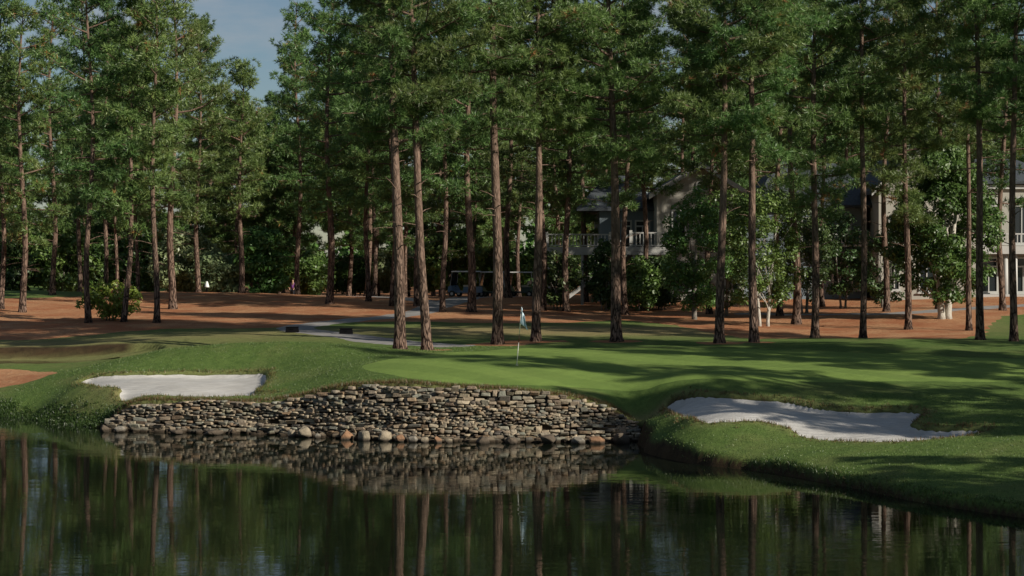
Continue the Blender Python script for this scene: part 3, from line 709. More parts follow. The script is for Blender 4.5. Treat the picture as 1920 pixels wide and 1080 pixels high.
# the wood behind: copies of a few forms
FORMS = [pine_meshes(300 + k, H, cb, R, .2, (r.uniform(-.02, .02), 0), tuft=(6, .34, .064), limbs=44, dead=3) for k, (H, cb, R) in enumerate(
    [(20, 4.2, 3.7), (22, 5.5, 3.8), (18, 3.0, 3.6), (24, 6.5, 3.8), (17, 2.6, 3.6), (21, 4.6, 3.4)])]
rb = random.Random(5)
spots = []
for _ in range(4000):
    d = 128 + 92 * rb.random() ** 1.2; px = rb.uniform(-120, 2060); x = (px - 960) / F * d
    if 0 < x < 42 and d < 145: continue
    if 330 < px < 570 and d < 150: continue
    if px < 330 and d < 146: continue
    if 390 < px < 520 and d < 175: continue
    if 98 < .559 * x + .829 * d < 113 and .829 * x - .559 * d > -104 and rb.random() < .8: continue
    if 780 < px < 1010 and d < 150: continue
    if all((x - a_)**2 + (d - b_)**2 > 17 for a_, b_, _ in spots): spots.append((x, d, px))
    if len(spots) >= 120: break
for px, d in ((398, 158), (425, 166), (447, 154), (472, 168), (498, 157), (522, 163), (548, 156), (410, 178), (485, 182)):
    spots.append(((px - 960) / F * d, d, px))
for k, (x, d, px) in enumerate(spots):
    f = FORMS[k % 6] if not 380 < px < 555 else FORMS[(4, 2)[k % 2]]
    s = rb.uniform(.85, 1.15) if not 380 < px < 555 else rb.uniform(.84, .98)
    put_pine(f, (x, d, gz(x, d)), rb.uniform(0, 6.28), 'slender pine in the dense shaded wood behind the course', 'pines of the wood behind', s)
# pines on the right bank beyond the picture that throw the long shadows
for k, (x, y, f, s) in enumerate([(25.8,48.9,4,.82),(34.3,43.8,1,.8),(27,36,2,.8),(25.5,41,2,.5),(27,54.5,1,.8),(33,49,3,1.0),(33,60,1,1.1),(29,66,0,1.05),(47,54,1,1.15),(26,34,0,.9),(24,38.5,2,.72),
        (50,66,3,1.1),(28,80,0,1.0),(33,72.5,0,.95),(37.5,55,5,.95),(30,29,1,.8)]):
    put_pine(FORMS[f], (x, y, gz(x, y)), k * 1.1, 'pine on the right bank beyond the edge of the picture', 'pines beyond the right edge', s)

# broadleaf crowns
def leaf_mesh(name, cl, per, size, seed, mat, hang=0):
    """cl: clump centres and radii; leaves are small folded diamonds lying roughly outward"""
    g = np.random.default_rng(seed); vs_, tn_ = [], []
    for (cx, cy, cz, cr) in cl:
        m_ = max(10, int(per * 2.6 * (cr / .5) ** 2)); e = g.normal(size=(m_, 3)); e /= np.linalg.norm(e, axis=1, keepdims=True)
        pos = np.array([cx, cy, cz]) + e * cr * g.uniform(.55, 1.05, (m_, 1)) * [1, 1, .75]
        nrm = e + g.normal(size=e.shape) * .55 + [0, 0, .5]; nrm /= np.linalg.norm(nrm, axis=1, keepdims=True)
        u = np.cross(nrm, g.normal(size=e.shape)); u /= np.linalg.norm(u, axis=1, keepdims=True); w_ = np.cross(nrm, u)
        sz = size * g.uniform(.65, 1.3, (m_, 1)); u = u * sz; w_ = w_ * sz * .48
        vs_.append(np.stack([pos - u * .9, pos + w_ - nrm * sz * .12, pos + u, pos - w_ - nrm * sz * .12], 1).reshape(-1, 3))
        tn_.append(np.repeat(np.clip(g.normal(.5 + g.uniform(-.2, .2), .2, m_), 0, 1), 4))
    V_ = np.vstack(vs_); return mesh_np(name, V_, np.arange(len(V_)).reshape(-1, 4), False, {'tone': np.concatenate(tn_)})
def clumps(n_, rx, ry, rz, cz, cr, seed, shell=.45, taper=0):
    r = random.Random(seed); out = []
    for _ in range(n_):
        while True:
            v = Vector((r.uniform(-1, 1), r.uniform(-1, 1), r.uniform(-1, 1)))
            if shell < v.length < 1: break
        k = 1 - taper * max(0, v.z)
        out.append((v.x * rx * k, v.y * ry * k, cz + v.z * rz, cr * r.uniform(.6, 1.3)))
    return out
def broadleaf(name, px, d, wpx, top_py, low_py, mat, label, seed, stems=1, bark='bark_grey', leaf=.11, n_=70, cr=.55, taper=.25, per=30, group=None, cat='tree', sr=.11, shell=.4):
    x, y, z0 = at(px, d); k = d / F; rx = wpx * k / 2; zt = CH - (top_py - HY) * k - z0; zl = max(CH - (low_py - HY) * k - z0, .15)
    t = empty(name, (x, y, z0)); cl = clumps(n_, rx, rx * .9, (zt - zl) / 2, (zt + zl) / 2, cr, seed, shell, taper)
    r = random.Random(seed); mb = MB()
    for i in range(stems):
        a_ = 6.28 * i / stems + r.random(); of = Vector((math.cos(a_), math.sin(a_), 0)) * (.22 if stems > 1 else 0)
        ht = zl + (zt - zl) * .72; mb.tube([of + Vector((0, 0, -.2)), of + Vector((0, 0, .25)), of * 2.2 + Vector((r.uniform(-.1, .1), 0, ht * .5)), of * 4 + Vector((r.uniform(-.3, .3), r.uniform(-.3, .3), ht))], [sr * 1.35, sr, sr * .75, sr * .2], 8)
        for q in r.sample(cl, min(9, len(cl))):
            h0 = min(max(.35 * q[2], .3), ht * .9); b0 = of * (1 + 3 * h0 / ht) + Vector((0, 0, h0)); e_ = Vector(q[:3]); mb.tube([b0, b0.lerp(e_, .5) + Vector((0, 0, .12)), e_], [sr * .35, sr * .22, .012], 5, False)
    mb.build('trunk', M[bark], t, True)
    link('crown', leaf_mesh('crown', cl, per, leaf, seed, mat), M[mat], t)
    return tag(t, label, cat, group)

broadleaf('magnolia_tree', 1770, 101, 205, 268, 568, 'leaf', 'dense bright green magnolia with pale forked trunk on right straw', 31, 2, 'bark_pale', .12, 200, .6, .4, per=42, sr=.2)
broadleaf('broadleaf_tree', 1432, 98, 165, 345, 580, 'leaf', 'light green young tree with twin pale stems behind slim pines', 32, 2, 'bark_pale', .095, 120, .5, .25, per=46, sr=.09)
broadleaf('broadleaf_tree', 1302, 104, 128, 345, 592, 'leaf', 'loose light green tree hiding the gable of the house', 33, 1, 'bark_grey', .095, 105, .5, .25, per=46, sr=.14)
broadleaf('broadleaf_tree', 1362, 107, 130, 350, 575, 'leaf', 'green leafy tree seen between the two slim pines', 36, 1, 'bark_grey', .095, 85, .5, .2, per=46, sr=.1)
broadleaf('broadleaf_tree', 1508, 108, 120, 372, 565, 'leaf_dark', 'darker leafy tree left of the shaded balcony', 37, 2, 'bark_grey', .095, 85, .5, .2, per=46, sr=.09)
broadleaf('understory_tree', 1580, 113, 110, 380, 560, 'leaf_dark', 'dark green understory tree below the shaded balcony', 34, 2, 'bark_grey', .12, 55, .5, sr=.07)
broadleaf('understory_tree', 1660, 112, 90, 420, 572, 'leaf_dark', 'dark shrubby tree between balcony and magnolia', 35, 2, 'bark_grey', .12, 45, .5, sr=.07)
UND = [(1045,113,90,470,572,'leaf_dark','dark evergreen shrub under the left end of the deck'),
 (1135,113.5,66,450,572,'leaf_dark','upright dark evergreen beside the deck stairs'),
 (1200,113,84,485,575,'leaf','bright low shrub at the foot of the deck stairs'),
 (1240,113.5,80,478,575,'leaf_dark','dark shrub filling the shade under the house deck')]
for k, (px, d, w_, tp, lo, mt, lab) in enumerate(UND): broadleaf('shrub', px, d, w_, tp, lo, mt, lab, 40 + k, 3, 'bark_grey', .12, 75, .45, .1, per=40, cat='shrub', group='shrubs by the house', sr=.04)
LEFTU = [(20,150,130,430,548,'leaf_dark','dark broadleaf tree behind the pine at the left edge'),
 (110,150,150,400,546,'leaf','green broadleaf tree beyond the shaded fairway on the left'),
 (190,152,110,440,542,'leaf','yellow green tree behind the azalea bush'),
 (275,150,90,450,545,'leaf','green leafy tree between azalea and pale shrubs'),
 (350,146,130,430,556,'leaf_pale','pale grey green dogwood left of the dark crest pine'),
 (420,144,110,470,556,'leaf_pale','low pale green dogwood touching the dark crest pine'),
 (492,143,96,430,556,'leaf','rich green rounded tree right of the dark crest pine'),
 (575,150,80,470,552,'leaf','green leafy bush beside the thick dark pine'),
 (660,170,120,480,540,'leaf','sunlit green undergrowth tree seen between far trunks'),
 (745,165,120,470,545,'leaf_pale','undergrowth tree with brightened leaves behind the close pair of pines'),  # paler leaf colour lightens the dark gap between trunks
 (840,160,130,440,548,'leaf','green broadleaf tree behind the blue golf cart'),
 (920,165,120,450,548,'leaf','green broadleaf tree behind the far golf carts'),
 (1000,160,90,470,550,'leaf','green tree between golf carts and the deck')]
for k, (px, d, w_, tp, lo, mt, lab) in enumerate(LEFTU): broadleaf('understory_tree', px, d, w_, tp, lo, mt, lab, 60 + k, 2, 'bark_grey', .17, 75, .8, .2, per=22, group='understory trees of the wood', sr=.08)
fw = []; rw = random.Random(77)
for _ in range(1500):
    d_ = rw.uniform(228, 262); x_ = rw.uniform(-105, 105); fw.append((x_, d_, 2 + 17 * rw.random() ** 1.3 * (.75 + .25 * math.sin(x_ * .21)), rw.uniform(.9, 1.7)))
tag(link('distant_wood', leaf_mesh('distant_wood', fw, 1.8, .62, 9, 'leaf'), M['leaf']), 'far dark wood closing the view behind the course', kind='stuff')
broadleaf('azalea_bush', 205, 102.5, 112, 524, 603, 'azalea', 'round azalea bush with reddish tips on the left straw', 55, 5, 'bark_grey', .1, 110, .34, .15, per=44, cat='bush', sr=.03)

# ------------------------------------------------------------------ grass fringes and weeds
def blades(name, pts, per, L_, W_, spread, tone_rng, label, seed, mat='blade', lean=None, up=1.0):
    g = np.random.default_rng(seed); pts = np.asarray(pts, float)
    N_ = len(pts) * per; c = np.repeat(pts, per, 0) + g.normal(size=(N_, 3)) * [spread, spread, 0]
    c[:, 2] = relief(c[:, 0], c[:, 1]) - .01
    d = g.normal(size=(N_, 3)) * .5 + [0, 0, up]
    if lean is not None: d += np.repeat(lean, per, 0)
    d /= np.linalg.norm(d, axis=1, keepdims=True); sd = np.cross(d, g.normal(size=d.shape)); sd /= np.linalg.norm(sd, axis=1, keepdims=True)
    l_ = L_ * g.uniform(.5, 1.3, (N_, 1)); V_ = np.stack([c - sd * W_/2, c + sd * W_/2, c + d * l_], 1).reshape(-1, 3)
    t_ = np.repeat(np.clip(g.uniform(*tone_rng, N_), 0, 1), 3)
    return tag(link(name, mesh_np(name, V_, np.arange(N_ * 3).reshape(-1, 3), False, {'tone': t_}), M[mat]), label, kind='stuff')
def along(pp, step, closed=True):
    pp = np.vstack([pp, pp[:1]]) if closed else pp; sg = np.linalg.norm(np.diff(pp, axis=0), axis=1); cu = np.concatenate([[0], np.cumsum(sg)])
    t = np.arange(0, cu[-1], step); return np.stack([np.interp(t, cu, pp[:, 0]), np.interp(t, cu, pp[:, 1]), t * 0], 1)
def offset(pts, dist):
    tn = np.gradient(pts[:, :2], axis=0); tn /= np.linalg.norm(tn, axis=1, keepdims=True) + 1e-9
    q = pts.copy(); q[:, 0] += -tn[:, 1] * dist; q[:, 1] += tn[:, 0] * dist; return q
wl_ = along(WALLXY, .04, False)
wp = np.vstack([offset(wl_, o_) for o_ in (.62, .75, .9)])
blades('wall_top_grass', wp, 6, .16, .02, .1, (.2, 1), 'brownish rough grass hanging over the wall crest', 1)
def lip(pp, sd_, seed, label):
    q = along(pp, .05); s_ = q + 0; 
    ring = np.vstack([s_ for _ in range(3)]); g = np.random.default_rng(seed); ang = g.normal(size=(len(ring), 2)) * .22; ring[:, :2] += ang
    keep = sdf(ring[:, 0], ring[:, 1], pp) > .14
    blades('bunker_lip_grass', ring[keep], 6, .12, .022, .04, (.2, 1), label, seed)
lip(SAND1, 1, 2, 'brown tufted grass lip around the left bunker'); lip(SAND2, 1, 3, 'dark tufted grass lip around the right bunker')
sh = along(POND[24:30], .05, False); sh = np.vstack([sh, sh, sh]); sh[:, :2] += rng.normal(size=(len(sh), 2)) * .2
keep = sdf(sh[:, 0], sh[:, 1], POND) > .02
blades('bank_grass', sh[keep], 8, .1, .018, .08, (0, .6), 'dark grass overhanging the near right bank', 4)
def scatter(name, n_, x0, x1, y0, y1, label, seed):
    g = np.random.default_rng(seed); q = np.stack([g.uniform(x0, x1, n_), g.uniform(y0, y1, n_), np.zeros(n_)], 1)
    ok = (sdf(q[:, 0], q[:, 1], POND) > .15) & (sdf(q[:, 0], q[:, 1], SAND1) > .25) & (sdf(q[:, 0], q[:, 1], SAND2) > .25) & (sdf(q[:, 0], q[:, 1], GREEN) > .1) & (sdf(q[:, 0], q[:, 1], WALLXY, False) > .75) & (sdf(q[:, 0], q[:, 1], STRAW2) > .3)
    ok &= np.abs(q[:, 0]) < .285 * q[:, 1]
    blades(name, q[ok], 4, .05, .022, .09, (0, .88), label, seed, 'turf_blade')
scatter('rough_grass', 17000, 3, 17, 41, 63, 'short rough grass on the near right bank', 31)
scatter('rough_grass', 20000, -21, 0, 65, 80, 'short rough grass on the mound round the left bunker', 32)
shl = along(POND[0:6], .06, False); shl = np.vstack([shl] * 4); shl[:, 1] += rng.uniform(0, 1.3, len(shl)) ** 1.4; shl[:, 0] += rng.normal(size=len(shl)) * .2
keep = sdf(shl[:, 0], shl[:, 1], POND) > .0
blades('bank_weeds', shl[keep], 16, .1, .05, .12, (0, .6), 'dark leafy weeds along the left pond bank', 5, 'weed')

# ------------------------------------------------------------------ flag
M['pole_white'] = simple('white_pole', (.8, .78, .68), .4, .05); M['pole_dark'] = simple('dark_pole_band', (.12, .05, .03), .4, .1)
M['flag'] = simple('pale_blue_flag', (.58, .72, .8), .8, .08)
fx, fy, fz = at(969, 69.3); kf = 69.3 / F
fl = tag(empty('golf_flag', (fx, fy, fz)), 'golf pin with limp pale blue flag standing in the putting green', 'flag')
ptop = Vector((9 * kf, 0, 109 * kf)); seg_ = lambda a_, b_, r_: MB().tube([ptop * a_, ptop * b_], r_, 8)
seg_(-.02, .385, .015).build('pole', M['pole_white'], fl, True); seg_(.385, .53, .0145).build('band', M['pole_dark'], fl, True); seg_(.53, 1.0, .015).build('upper_pole', M['pole_white'], fl, True)
nu, nv_ = 14, 12; fv = []
for j in range(nv_ + 1):
    for i in range(nu + 1):
        u = i / nu; v = j / nv_
        q = ptop * (.995 - .27 * v)       # hoist
        dx = u * (.1 + .2 * v) ; dz = -.34 * u * (1 - .45 * v) - .1 * u * v
        fv.append((q.x + dx + .02 * math.sin(u * 9 + v * 3), -.02 + .06 * u * math.sin(u * 11 + 1.3 * v) , q.z + dz))
ff = [(j*(nu+1)+i, j*(nu+1)+i+1, (j+1)*(nu+1)+i+1, (j+1)*(nu+1)+i) for j in range(nv_) for i in range(nu)]
o = MB().add(fv, ff).build('cloth', M['flag'], fl, True); md = o.modifiers.new('thick', 'SOLIDIFY'); md.thickness = .004
MB().tube([(0, 0, -.01), (0, 0, .006)], .054, 16).build('cup', M['pole_white'], fl)

# low black boxes beside the path
M['black'] = simple('black_plastic', (.005, .005, .006), .9, .3); M['black'].node_tree.nodes['Principled BSDF'].inputs['Specular IOR Level'].default_value = .08
for px, d, lab in ((548, 90, 'left of two low black boxes on the grass by the path'), (649, 88, 'right of two low black boxes on the grass by the path')):
    x, y, z0 = at(px, d); t = tag(empty('course_box', (x, y, z0 + .0), .05), lab, 'box', 'black boxes by the path')
    MB().prism_y([(-.33,-.03),(.33,-.03),(.29,.24),(-.29,.24)], -.2, .2).build('body', M['black'], t, bevel=.015)
    MB().box(-.32, .32, -.23, .23, .243, .28).build('lid', M['black'], t, bevel=.01)
    MB().box(-.08, .08, -.235, -.205, .16, .19).build('handle', M['black'], t)

# small white marker on the straw crest
M['white'] = simple('white_paint', (.78, .78, .76), .5, .06)
x, y, z0 = at(388, 132.5); t = tag(empty('course_marker', (x, y, z0)), 'small white marker post on the crest of the straw', 'marker')
MB().tube([(0,0,-.1),(0,0,.35)], .05, 10).build('post', M['black'], t); MB().tube([(0,0,.35),(0,0,.42),(0,0,.78)], [.17,.17,.05], 12).build('cap', M['white'], t, True)

# ------------------------------------------------------------------ golf carts
M['cart_blue'] = simple('blue_paint', (.05, .12, .22), .3, .1); M['cart_green'] = simple('dark_green_paint', (.02, .05, .045), .3, .1)
M['roof_white'] = simple('cart_roof', (.7, .69, .66), .5, .05); M['tyre'] = simple('tyre_rubber', (.02, .02, .02), .85, .2); M['seat'] = simple('beige_seat', (.5, .44, .34), .7, .1)
M['steel'] = simple('grey_metal', (.35, .35, .36), .4, .1, metallic=.8)
def mk_glass():
    m, nt, N, L, B = mat_new('window_glass'); B.inputs['Base Color'].default_value = (.02, .025, .03, 1); B.inputs['Roughness'].default_value = .06; B.inputs['IOR'].default_value = 1.5; return m
M['glass'] = mk_glass()
def cart(loc, rz, paint, label):
    t = tag(empty('golf_cart', loc, rz), label, 'golf cart', 'golf carts parked in the wood')
    b = MB(); b.prism_y([(-1.15,.3),(1.05,.3),(1.15,.42),(1.1,.75),(.85,.82),(.62,.42),(-.1,.4),(-.15,.72),(-1.12,.74)], -.56, .56); b.build('body', M[paint], t, bevel=.03)
    MB().box(-.55, -.1, -.52, .52, .725, .86).build('seat', M['seat'], t, bevel=.03)
    MB().prism_y([(-.62,.865),(-.5,.865),(-.62,1.2),(-.72,1.2)], -.52, .52).build('backrest', M['seat'], t, bevel=.02)
    rf = MB(); rf.prism_y([(-1.0,1.78),(.8,1.78),(.86,1.81),(.75,1.86),(-.95,1.86),(-1.06,1.81)], -.6, .6); rf.build('roof', M['roof_white'], t, bevel=.015)
    for sx, bx_ in ((.78, .95), (-.85, -.95)):
        for sy in (-.5, .5): MB().tube([(bx_, sy, .74), (sx, sy, 1.8)], .02, 6).build('post', M['steel'], t)
    MB().add([(.935,-.47,.8),(.935,.47,.8),(.79,.47,1.72),(.79,-.47,1.72)], [(0,1,2,3)]).build('windshield', M['glass'], t)
    MB().tube([(.7,.25,.7),(.45,.25,1.0)], .018, 6).build('steering_column', M['black'], t)
    for sx in (.75, -.72):
        for sy in (-.55, .55):
            wv = MB(); wv.tube([(sx, sy-.09, .23),(sx, sy-.07, .23),(sx, sy+.07, .23),(sx, sy+.09, .23)], [.17,.23,.23,.17], 16); wo = wv.build('wheel', M['tyre'], t, False)
            MB().tube([(sx, sy-.1, .23),(sx, sy+.1, .23)], .11, 12).build('rim', M['steel'], wo)
    return t
for px, d, rz, pt, lab in ((872, 133, 2.7, 'cart_blue', 'blue golf cart with white roof left of the flag pine'),
                           (925, 135, 2.9, 'cart_green', 'dark golf cart half hidden behind the flag pine'),
                           (978, 137, 2.9, 'cart_green', 'dark golf cart with pale roof right of the flag pine')):
    cart(at(px, d), rz, pt, lab)

# ------------------------------------------------------------------ far golfer in purple
M['skin'] = simple('skin', (.42, .25, .17), .6, .08); M['purple'] = simple('purple_shirt', (.28, .09, .36), .8, .1); M['trouser'] = simple('dark_trousers', (.03, .03, .04), .8, .1); M['hair'] = simple('brown_hair', (.06, .035, .02), .8, .2)
def skin_obj(name, verts, edges, rad, mat, parent, root=0):
    me = bpy.data.meshes.new(name); me.from_pydata(verts, edges, []); o = link(name, me, mat, parent)
    m_ = o.modifiers.new('skin', 'SKIN'); m_.use_smooth_shade = True
    for i, q in enumerate(rad): me.skin_vertices[0].data[i].radius = (q, q) if not isinstance(q, tuple) else q
    for i in range(len(verts)): me.skin_vertices[0].data[i].use_root = (i == root)
    s_ = o.modifiers.new('sub', 'SUBSURF'); s_.levels = 1; s_.render_levels = 1; return o
def person(loc, rz, label):
    t = tag(empty('person', loc, rz), label, 'person')
    v = [(0,0,.95),(0,0,1.15),(0,0,1.38),(0,0,1.5),(0,.01,1.6),(0,.015,1.7),(-.19,0,1.4),(-.24,.02,1.15),(-.2,.14,.95),(-.17,.2,.88),(.19,0,1.4),(.25,.02,1.15),(.21,.15,.96),(.18,.21,.89),
         (-.1,0,.9),(-.11,.02,.5),(-.11,-.02,.08),(-.11,.12,.04),(.1,0,.9),(.12,.02,.5),(.13,-.02,.08),(.13,.12,.04)]
    e = [(0,1),(1,2),(2,3),(3,4),(4,5),(2,6),(6,7),(7,8),(8,9),(2,10),(10,11),(11,12),(12,13),(0,14),(14,15),(15,16),(16,17),(0,18),(18,19),(19,20),(20,21)]
    rd = [(.15,.11),(.14,.1),(.16,.1),.055,(.085,.095),(.075,.085),.055,.042,.034,.035,.055,.042,.034,.035,.085,.06,.042,.035,.085,.06,.042,.035]
    skin_obj('body', v, e, rd, M['skin'], t)
    sv = [(0,0,.9),(0,0,1.15),(0,0,1.39),(-.19,0,1.41),(-.24,.02,1.14),(.19,0,1.41),(.25,.02,1.14)]
    skin_obj('shirt', sv, [(0,1),(1,2),(2,3),(3,4),(2,5),(5,6)], [(.17,.13),(.165,.12),(.18,.12),.075,.065,.075,.065], M['purple'], t)
    tv = [(0,0,.93),(-.1,0,.86),(-.11,.02,.5),(-.11,-.02,.12),(.1,0,.86),(.12,.02,.5),(.13,-.02,.12)]
    skin_obj('trousers', tv, [(0,1),(1,2),(2,3),(0,4),(4,5),(5,6)], [(.15,.12),.1,.075,.065,.1,.075,.065], M['trouser'], t)
    h_ = rock(3, 2, .05); o = link('hair', h_, M['hair'], t); o.location = (0, -.02, 1.7); o.scale = (.19, .22, .15)
    return t
person(at(549, 147), 2.6, 'far golfer in a purple shirt standing beyond the straw crest')

# ------------------------------------------------------------------ house
M['siding'] = simple('cream_siding', (.36, .345, .3), .8, .06, 1.0); M['siding_shade'] = simple('shade_tinted_siding', (.16, .2, .23), .8, .08, 1.0); M['trim'] = simple('white_trim', (.45, .45, .43), .6, .05)  # blue grey siding has the shade of its wings put into the colour
M['roof'] = simple('dark_shingles', (.05, .06, .07), .9, .35, 6, bumpk=.4); M['deck'] = simple('deck_boards', (.36, .345, .3), .8, .1)
HD = 118.0
hk = HD / F
def hx(px): return (px - 960) * hk
def hz(py): return CH - (py - HY) * hk
HO = Vector((hx(1500), HD, hz(553)))
house = tag(empty('house', HO), 'large two storey cream house behind the pines, shade tinted on two wings', 'house')
X = lambda px: hx(px) - HO.x
Z = lambda py: hz(py) - HO.z
def wing(px0, px1, py_eave, y0, y1, mat):
    return MB().box(X(px0), X(px1), y0, y1, -.6, Z(py_eave)).build('wall', M[mat], house)
def gable(px0, px1, py_eave, py_peak, y0, y1, mat):
    xa, xb, ze, zp = X(px0), X(px1), Z(py_eave), Z(py_peak); xm = (xa + xb) / 2
    MB().prism_y([(xa, ze + .003), (xb, ze + .003), (xm, zp)], y0, y1).build('gable', M[mat], house)
    sl = (zp - ze) / (xm - xa); ov = .55
    r_ = MB().prism_y([(xa - ov, ze - ov*sl + .05), (xm, zp + .05), (xb + ov, ze - ov*sl + .05), (xb + ov, ze - ov*sl + .3), (xm, zp + .32), (xa - ov, ze - ov*sl + .3)], y0 - .5, y1 + .3).build('roof', M['roof'], house)
    for s_ in (-1, 1):
        xe = xa - ov if s_ < 0 else xb + ov
        MB().prism_y([(xe, ze - ov*sl - .05), (xm, zp - .04), (xm, zp + .3), (xe, ze - ov*sl + .29)][::(1 if s_ < 0 else -1)], y0 - .56, y0 - .505).build('fascia', M['trim'], r_)
def hip_roof(px0, px1, py_eave, py_ridge, y0, y1):
    xa, xb, ze, zr = X(px0) - .5, X(px1) + .5, Z(py_eave), Z(py_ridge); ym = (y0 + y1) / 2; a_ = 2.2
    v = [(xa,y0-.5,ze+.02),(xb,y0-.5,ze+.02),(xb,y1+.5,ze+.02),(xa,y1+.5,ze+.02),(xa+a_,ym,zr),(xb-a_,ym,zr),(xa,y0-.5,ze+.2),(xb,y0-.5,ze+.2),(xb,y1+.5,ze+.2),(xa,y1+.5,ze+.2)]
    MB().add(v, [(0,3,2,1),(0,1,7,6),(1,2,8,7),(2,3,9,8),(3,0,6,9),(6,7,5,4),(7,8,5),(8,9,4,5),(9,6,4)]).build('roof', M['roof'], house)
def window(px0, px1, py0, py1, yf, arch=False, mull=1, trans=None):
    xa, xb, zb, zt = X(px0), X(px1), Z(py1), Z(py0); fr = .1
    w_ = empty('window'); w_.parent = house
    outer = [(xa,zb),(xb,zb),(xb,zt)]; inner = [(xa+fr,zb+fr),(xb-fr,zb+fr),(xb-fr,zt-(0 if arch else fr))]
    if arch:
        rr = (xb-xa)/2; xm = (xa+xb)/2; zc = zt - rr; outer[2] = (xb, zc); inner[2] = (xb-fr, zc)
        outer += [(xm + rr*math.cos(a_), zc + rr*math.sin(a_)) for a_ in [math.pi*i/12 for i in range(1, 12)]] ; inner += [(xm + (rr-fr)*math.cos(a_), zc + (rr-fr)*math.sin(a_)) for a_ in [math.pi*i/12 for i in range(1, 12)]]
        outer.append((xa, zc)); inner.append((xa+fr, zc)); trans_z = zc
    else:
        outer.append((xa, zt)); inner.append((xa+fr, zt-fr)); trans_z = None if trans is None else Z(trans)
    n_ = len(outer); v = [(x_, yf-.09, z_) for x_, z_ in outer] + [(x_, yf-.09, z_) for x_, z_ in inner] + [(x_, yf+.02, z_) for x_, z_ in outer] + [(x_, yf+.02, z_) for x_, z_ in inner]
    f = []
    for i in range(n_):
        j = (i+1) % n_; f += [(i, j, n_+j, n_+i), (2*n_+i, i+0, 0+i, 2*n_+i)][:1] + [(i, 2*n_+i, 2*n_+j, j), (n_+i, n_+j, 3*n_+j, 3*n_+i)]
    o = MB().add(v, f).build('frame', M['trim'], w_)
    MB().add([(x_, yf-.02, z_) for x_, z_ in inner], [tuple(range(n_))]).build('pane', M['glass'], w_)
    m_ = MB()
    for i in range(mull):
        xm = xa + (xb-xa)*(i+1)/(mull+1); m_.box(xm-.035, xm+.035, yf-.08, yf-.03, zb+fr, (trans_z or zt) - .02)
    if trans_z: m_.box(xa+fr, xb-fr, yf-.083, yf-.027, trans_z-.05, trans_z+.05)
    if m_.v: m_.build('mullion', M['trim'], w_)
    MB().box(xa-.1, xb+.1, yf-.16, yf-.092, zb-.1, zb-.003).build('sill', M['trim'], w_)
def railing(px0, px1, py_top, py_bot, yf, name='railing'):
    xa, xb, zt, zb = X(px0), X(px1), Z(py_top), Z(py_bot)
    o = MB().box(xa, xb, yf-.05, yf+.05, zt-.09, zt).box(xa, xb, yf-.035, yf+.035, zb+.08, zb+.15).build(name, M['trim'], house)
    n_ = max(2, int((xb-xa)/.22)); bal = None
    for i in range(n_):
        xx = xa + (xb-xa)*(i+.5)/n_
        if bal is None: bal = MB().box(-.03,.03,-.025,.025, zb+.152, zt-.092).build('baluster', M['trim'], o); bal.location = (xx, yf, 0)
        else:
            c_ = bal.copy(); col.objects.link(c_); c_.parent = o; c_.location = (xx, yf, 0)
    for xx in (xa, xb): MB().box(xx-.09, xx+.09, yf-.09, yf+.09, zb+.0, zt+.12).build('newel_post', M['trim'], o)
# left wing with the deck
wing(1130, 1234, 393, 4.0, 12, 'siding_shade'); hip_roof(1100, 1240, 393, 318, 4.0, 13)
window(1172, 1192, 410, 466, 4.0, mull=0, trans=422); window(1198, 1228, 410, 466, 4.0, mull=1, trans=422)
wing(1234.5, 1400, 362, 1.2, 12, 'siding'); gable(1234.5, 1400, 362, 312, 1.2, 12, 'siding')
window(1262, 1290, 392, 455, 1.2, mull=1); window(1366, 1392, 392, 455, 1.2, mull=1); window(1318, 1348, 392, 455, 1.2, mull=1); window(1308, 1326, 336, 356, 1.2, arch=True, mull=0)
window(1270, 1310, 490, 545, 1.2, mull=2); window(1350, 1390, 490, 545, 1.2, mull=2)
dk = MB().box(X(1024), X(1262), -1.6, 3.97, Z(470), Z(464)).build('deck_floor', M['deck'], house)
MB().box(X(1024), X(1262), -1.64, -1.605, Z(478), Z(463)).build('rim_board', M['trim'], dk)
for px in (1028, 1090, 1186, 1256): MB().box(X(px)-.08, X(px)+.08, -1.5, -1.28, -.6, Z(470)-.003).build('deck_post', M['trim'], house)
railing(1024, 1142, 439, 464, -1.5); railing(1180, 1262, 436, 464, -1.5)
st = MB()
for i in range(14):
    zt_ = Z(464) - .18 * (i + 1); xx = X(1178) - .27 * i; st.box(xx - .3, xx, -1.5, -.4, zt_ - .05, zt_)
st.build('stair', M['deck'], house)
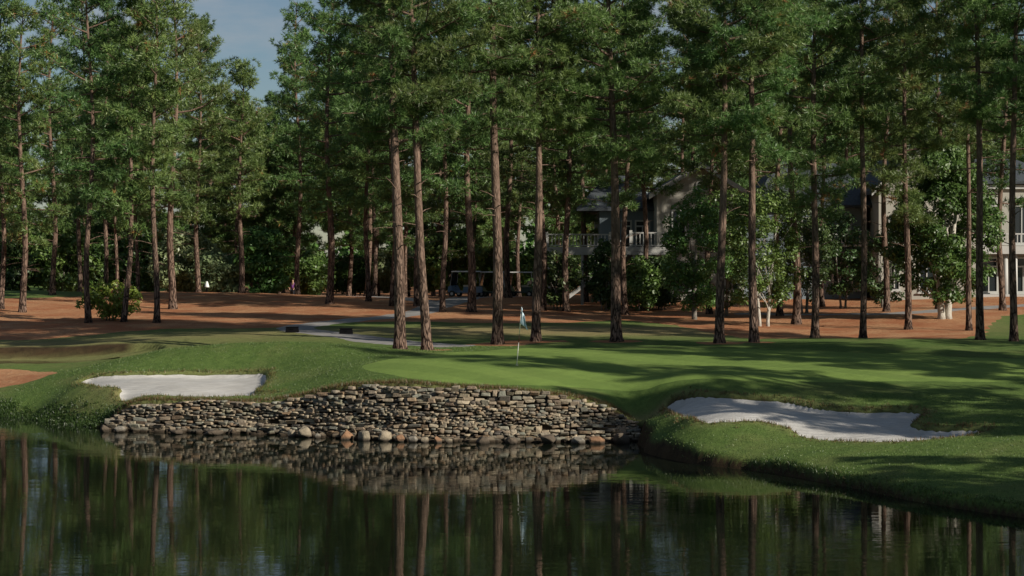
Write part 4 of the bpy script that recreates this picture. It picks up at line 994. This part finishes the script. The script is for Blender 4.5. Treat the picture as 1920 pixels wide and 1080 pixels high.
MB().add([(X(1178), -1.55, Z(464)), (X(1178), -1.55, Z(470)-.15), (X(1178)-3.8, -1.55, -.2), (X(1178)-3.8, -1.55, .1)], [(0,3,2,1)]).add([(X(1178), -1.52, Z(438)), (X(1178), -1.52, Z(441)), (X(1178)-3.8, -1.52, .95), (X(1178)-3.8, -1.52, 1.05)], [(0,3,2,1)]).build('stair_rail', M['trim'], house)
# middle wing in shade with balcony
wing(1400.5, 1642, 388, 3.0, 13, 'siding_shade'); hip_roof(1440, 1660, 388, 290, 3.0, 14)
window(1560, 1578, 411, 457, 3.0, mull=0); window(1587, 1612, 398, 457, 3.0, mull=0, trans=412); window(1500, 1535, 405, 455, 3.0, mull=1)
bl = MB().box(X(1556), X(1640), 1.9, 2.99, Z(462), Z(458)).build('balcony_floor', M['trim'], house); railing(1558, 1640, 437, 458, 2.0)
MB().box(X(1556), X(1642), 2.2, 2.96, Z(478), Z(472)).build('band_course', M['siding_shade'], house)
window(1575, 1606, 490, 545, 3.0, mull=1); window(1612, 1632, 490, 545, 3.0, mull=0)
# gabled bay left of the magnolia
wing(1650, 1844, 352, .4, 12, 'siding'); gable(1650, 1844, 352, 268, .4, 12, 'siding')
window(1668, 1690, 405, 455, .4, mull=1); window(1730, 1765, 400, 455, .4, mull=1); window(1668, 1690, 488, 545, .4, mull=1); window(1725, 1770, 488, 548, .4, mull=2)
# right wing with arched windows and colonnade
wing(1844.5, 2010, 345, 2.2, 13, 'siding'); hip_roof(1838, 2016, 343, 285, 2.2, 14)
MB().box(X(1844.5), X(2012), 1.95, 2.19, Z(352), Z(344)).build('cornice', M['trim'], house)
for px in (1851, 1914, 1968): window(px, px + 38, 365, 457, 2.2, arch=True, mull=1)
MB().box(X(1842), X(2012), .5, 2.18, Z(476), Z(461)).build('balcony_slab', M['trim'], house)
railing(1850, 2010, 437, 461, .7)
for px in (1893, 1911, 1962, 2008): MB().tube([(X(px), .95, -.5), (X(px), .95, Z(476) - .003)], [.17, .14], 14).build('column', M['trim'], house, True)
for px in (1852, 1918, 1966): window(px, px + 36, 482, 550, 2.2, mull=1, trans=500)
MB().box(X(1840), X(2014), .3, 2.18, -.6, .02).build('plinth', M['trim'], house)
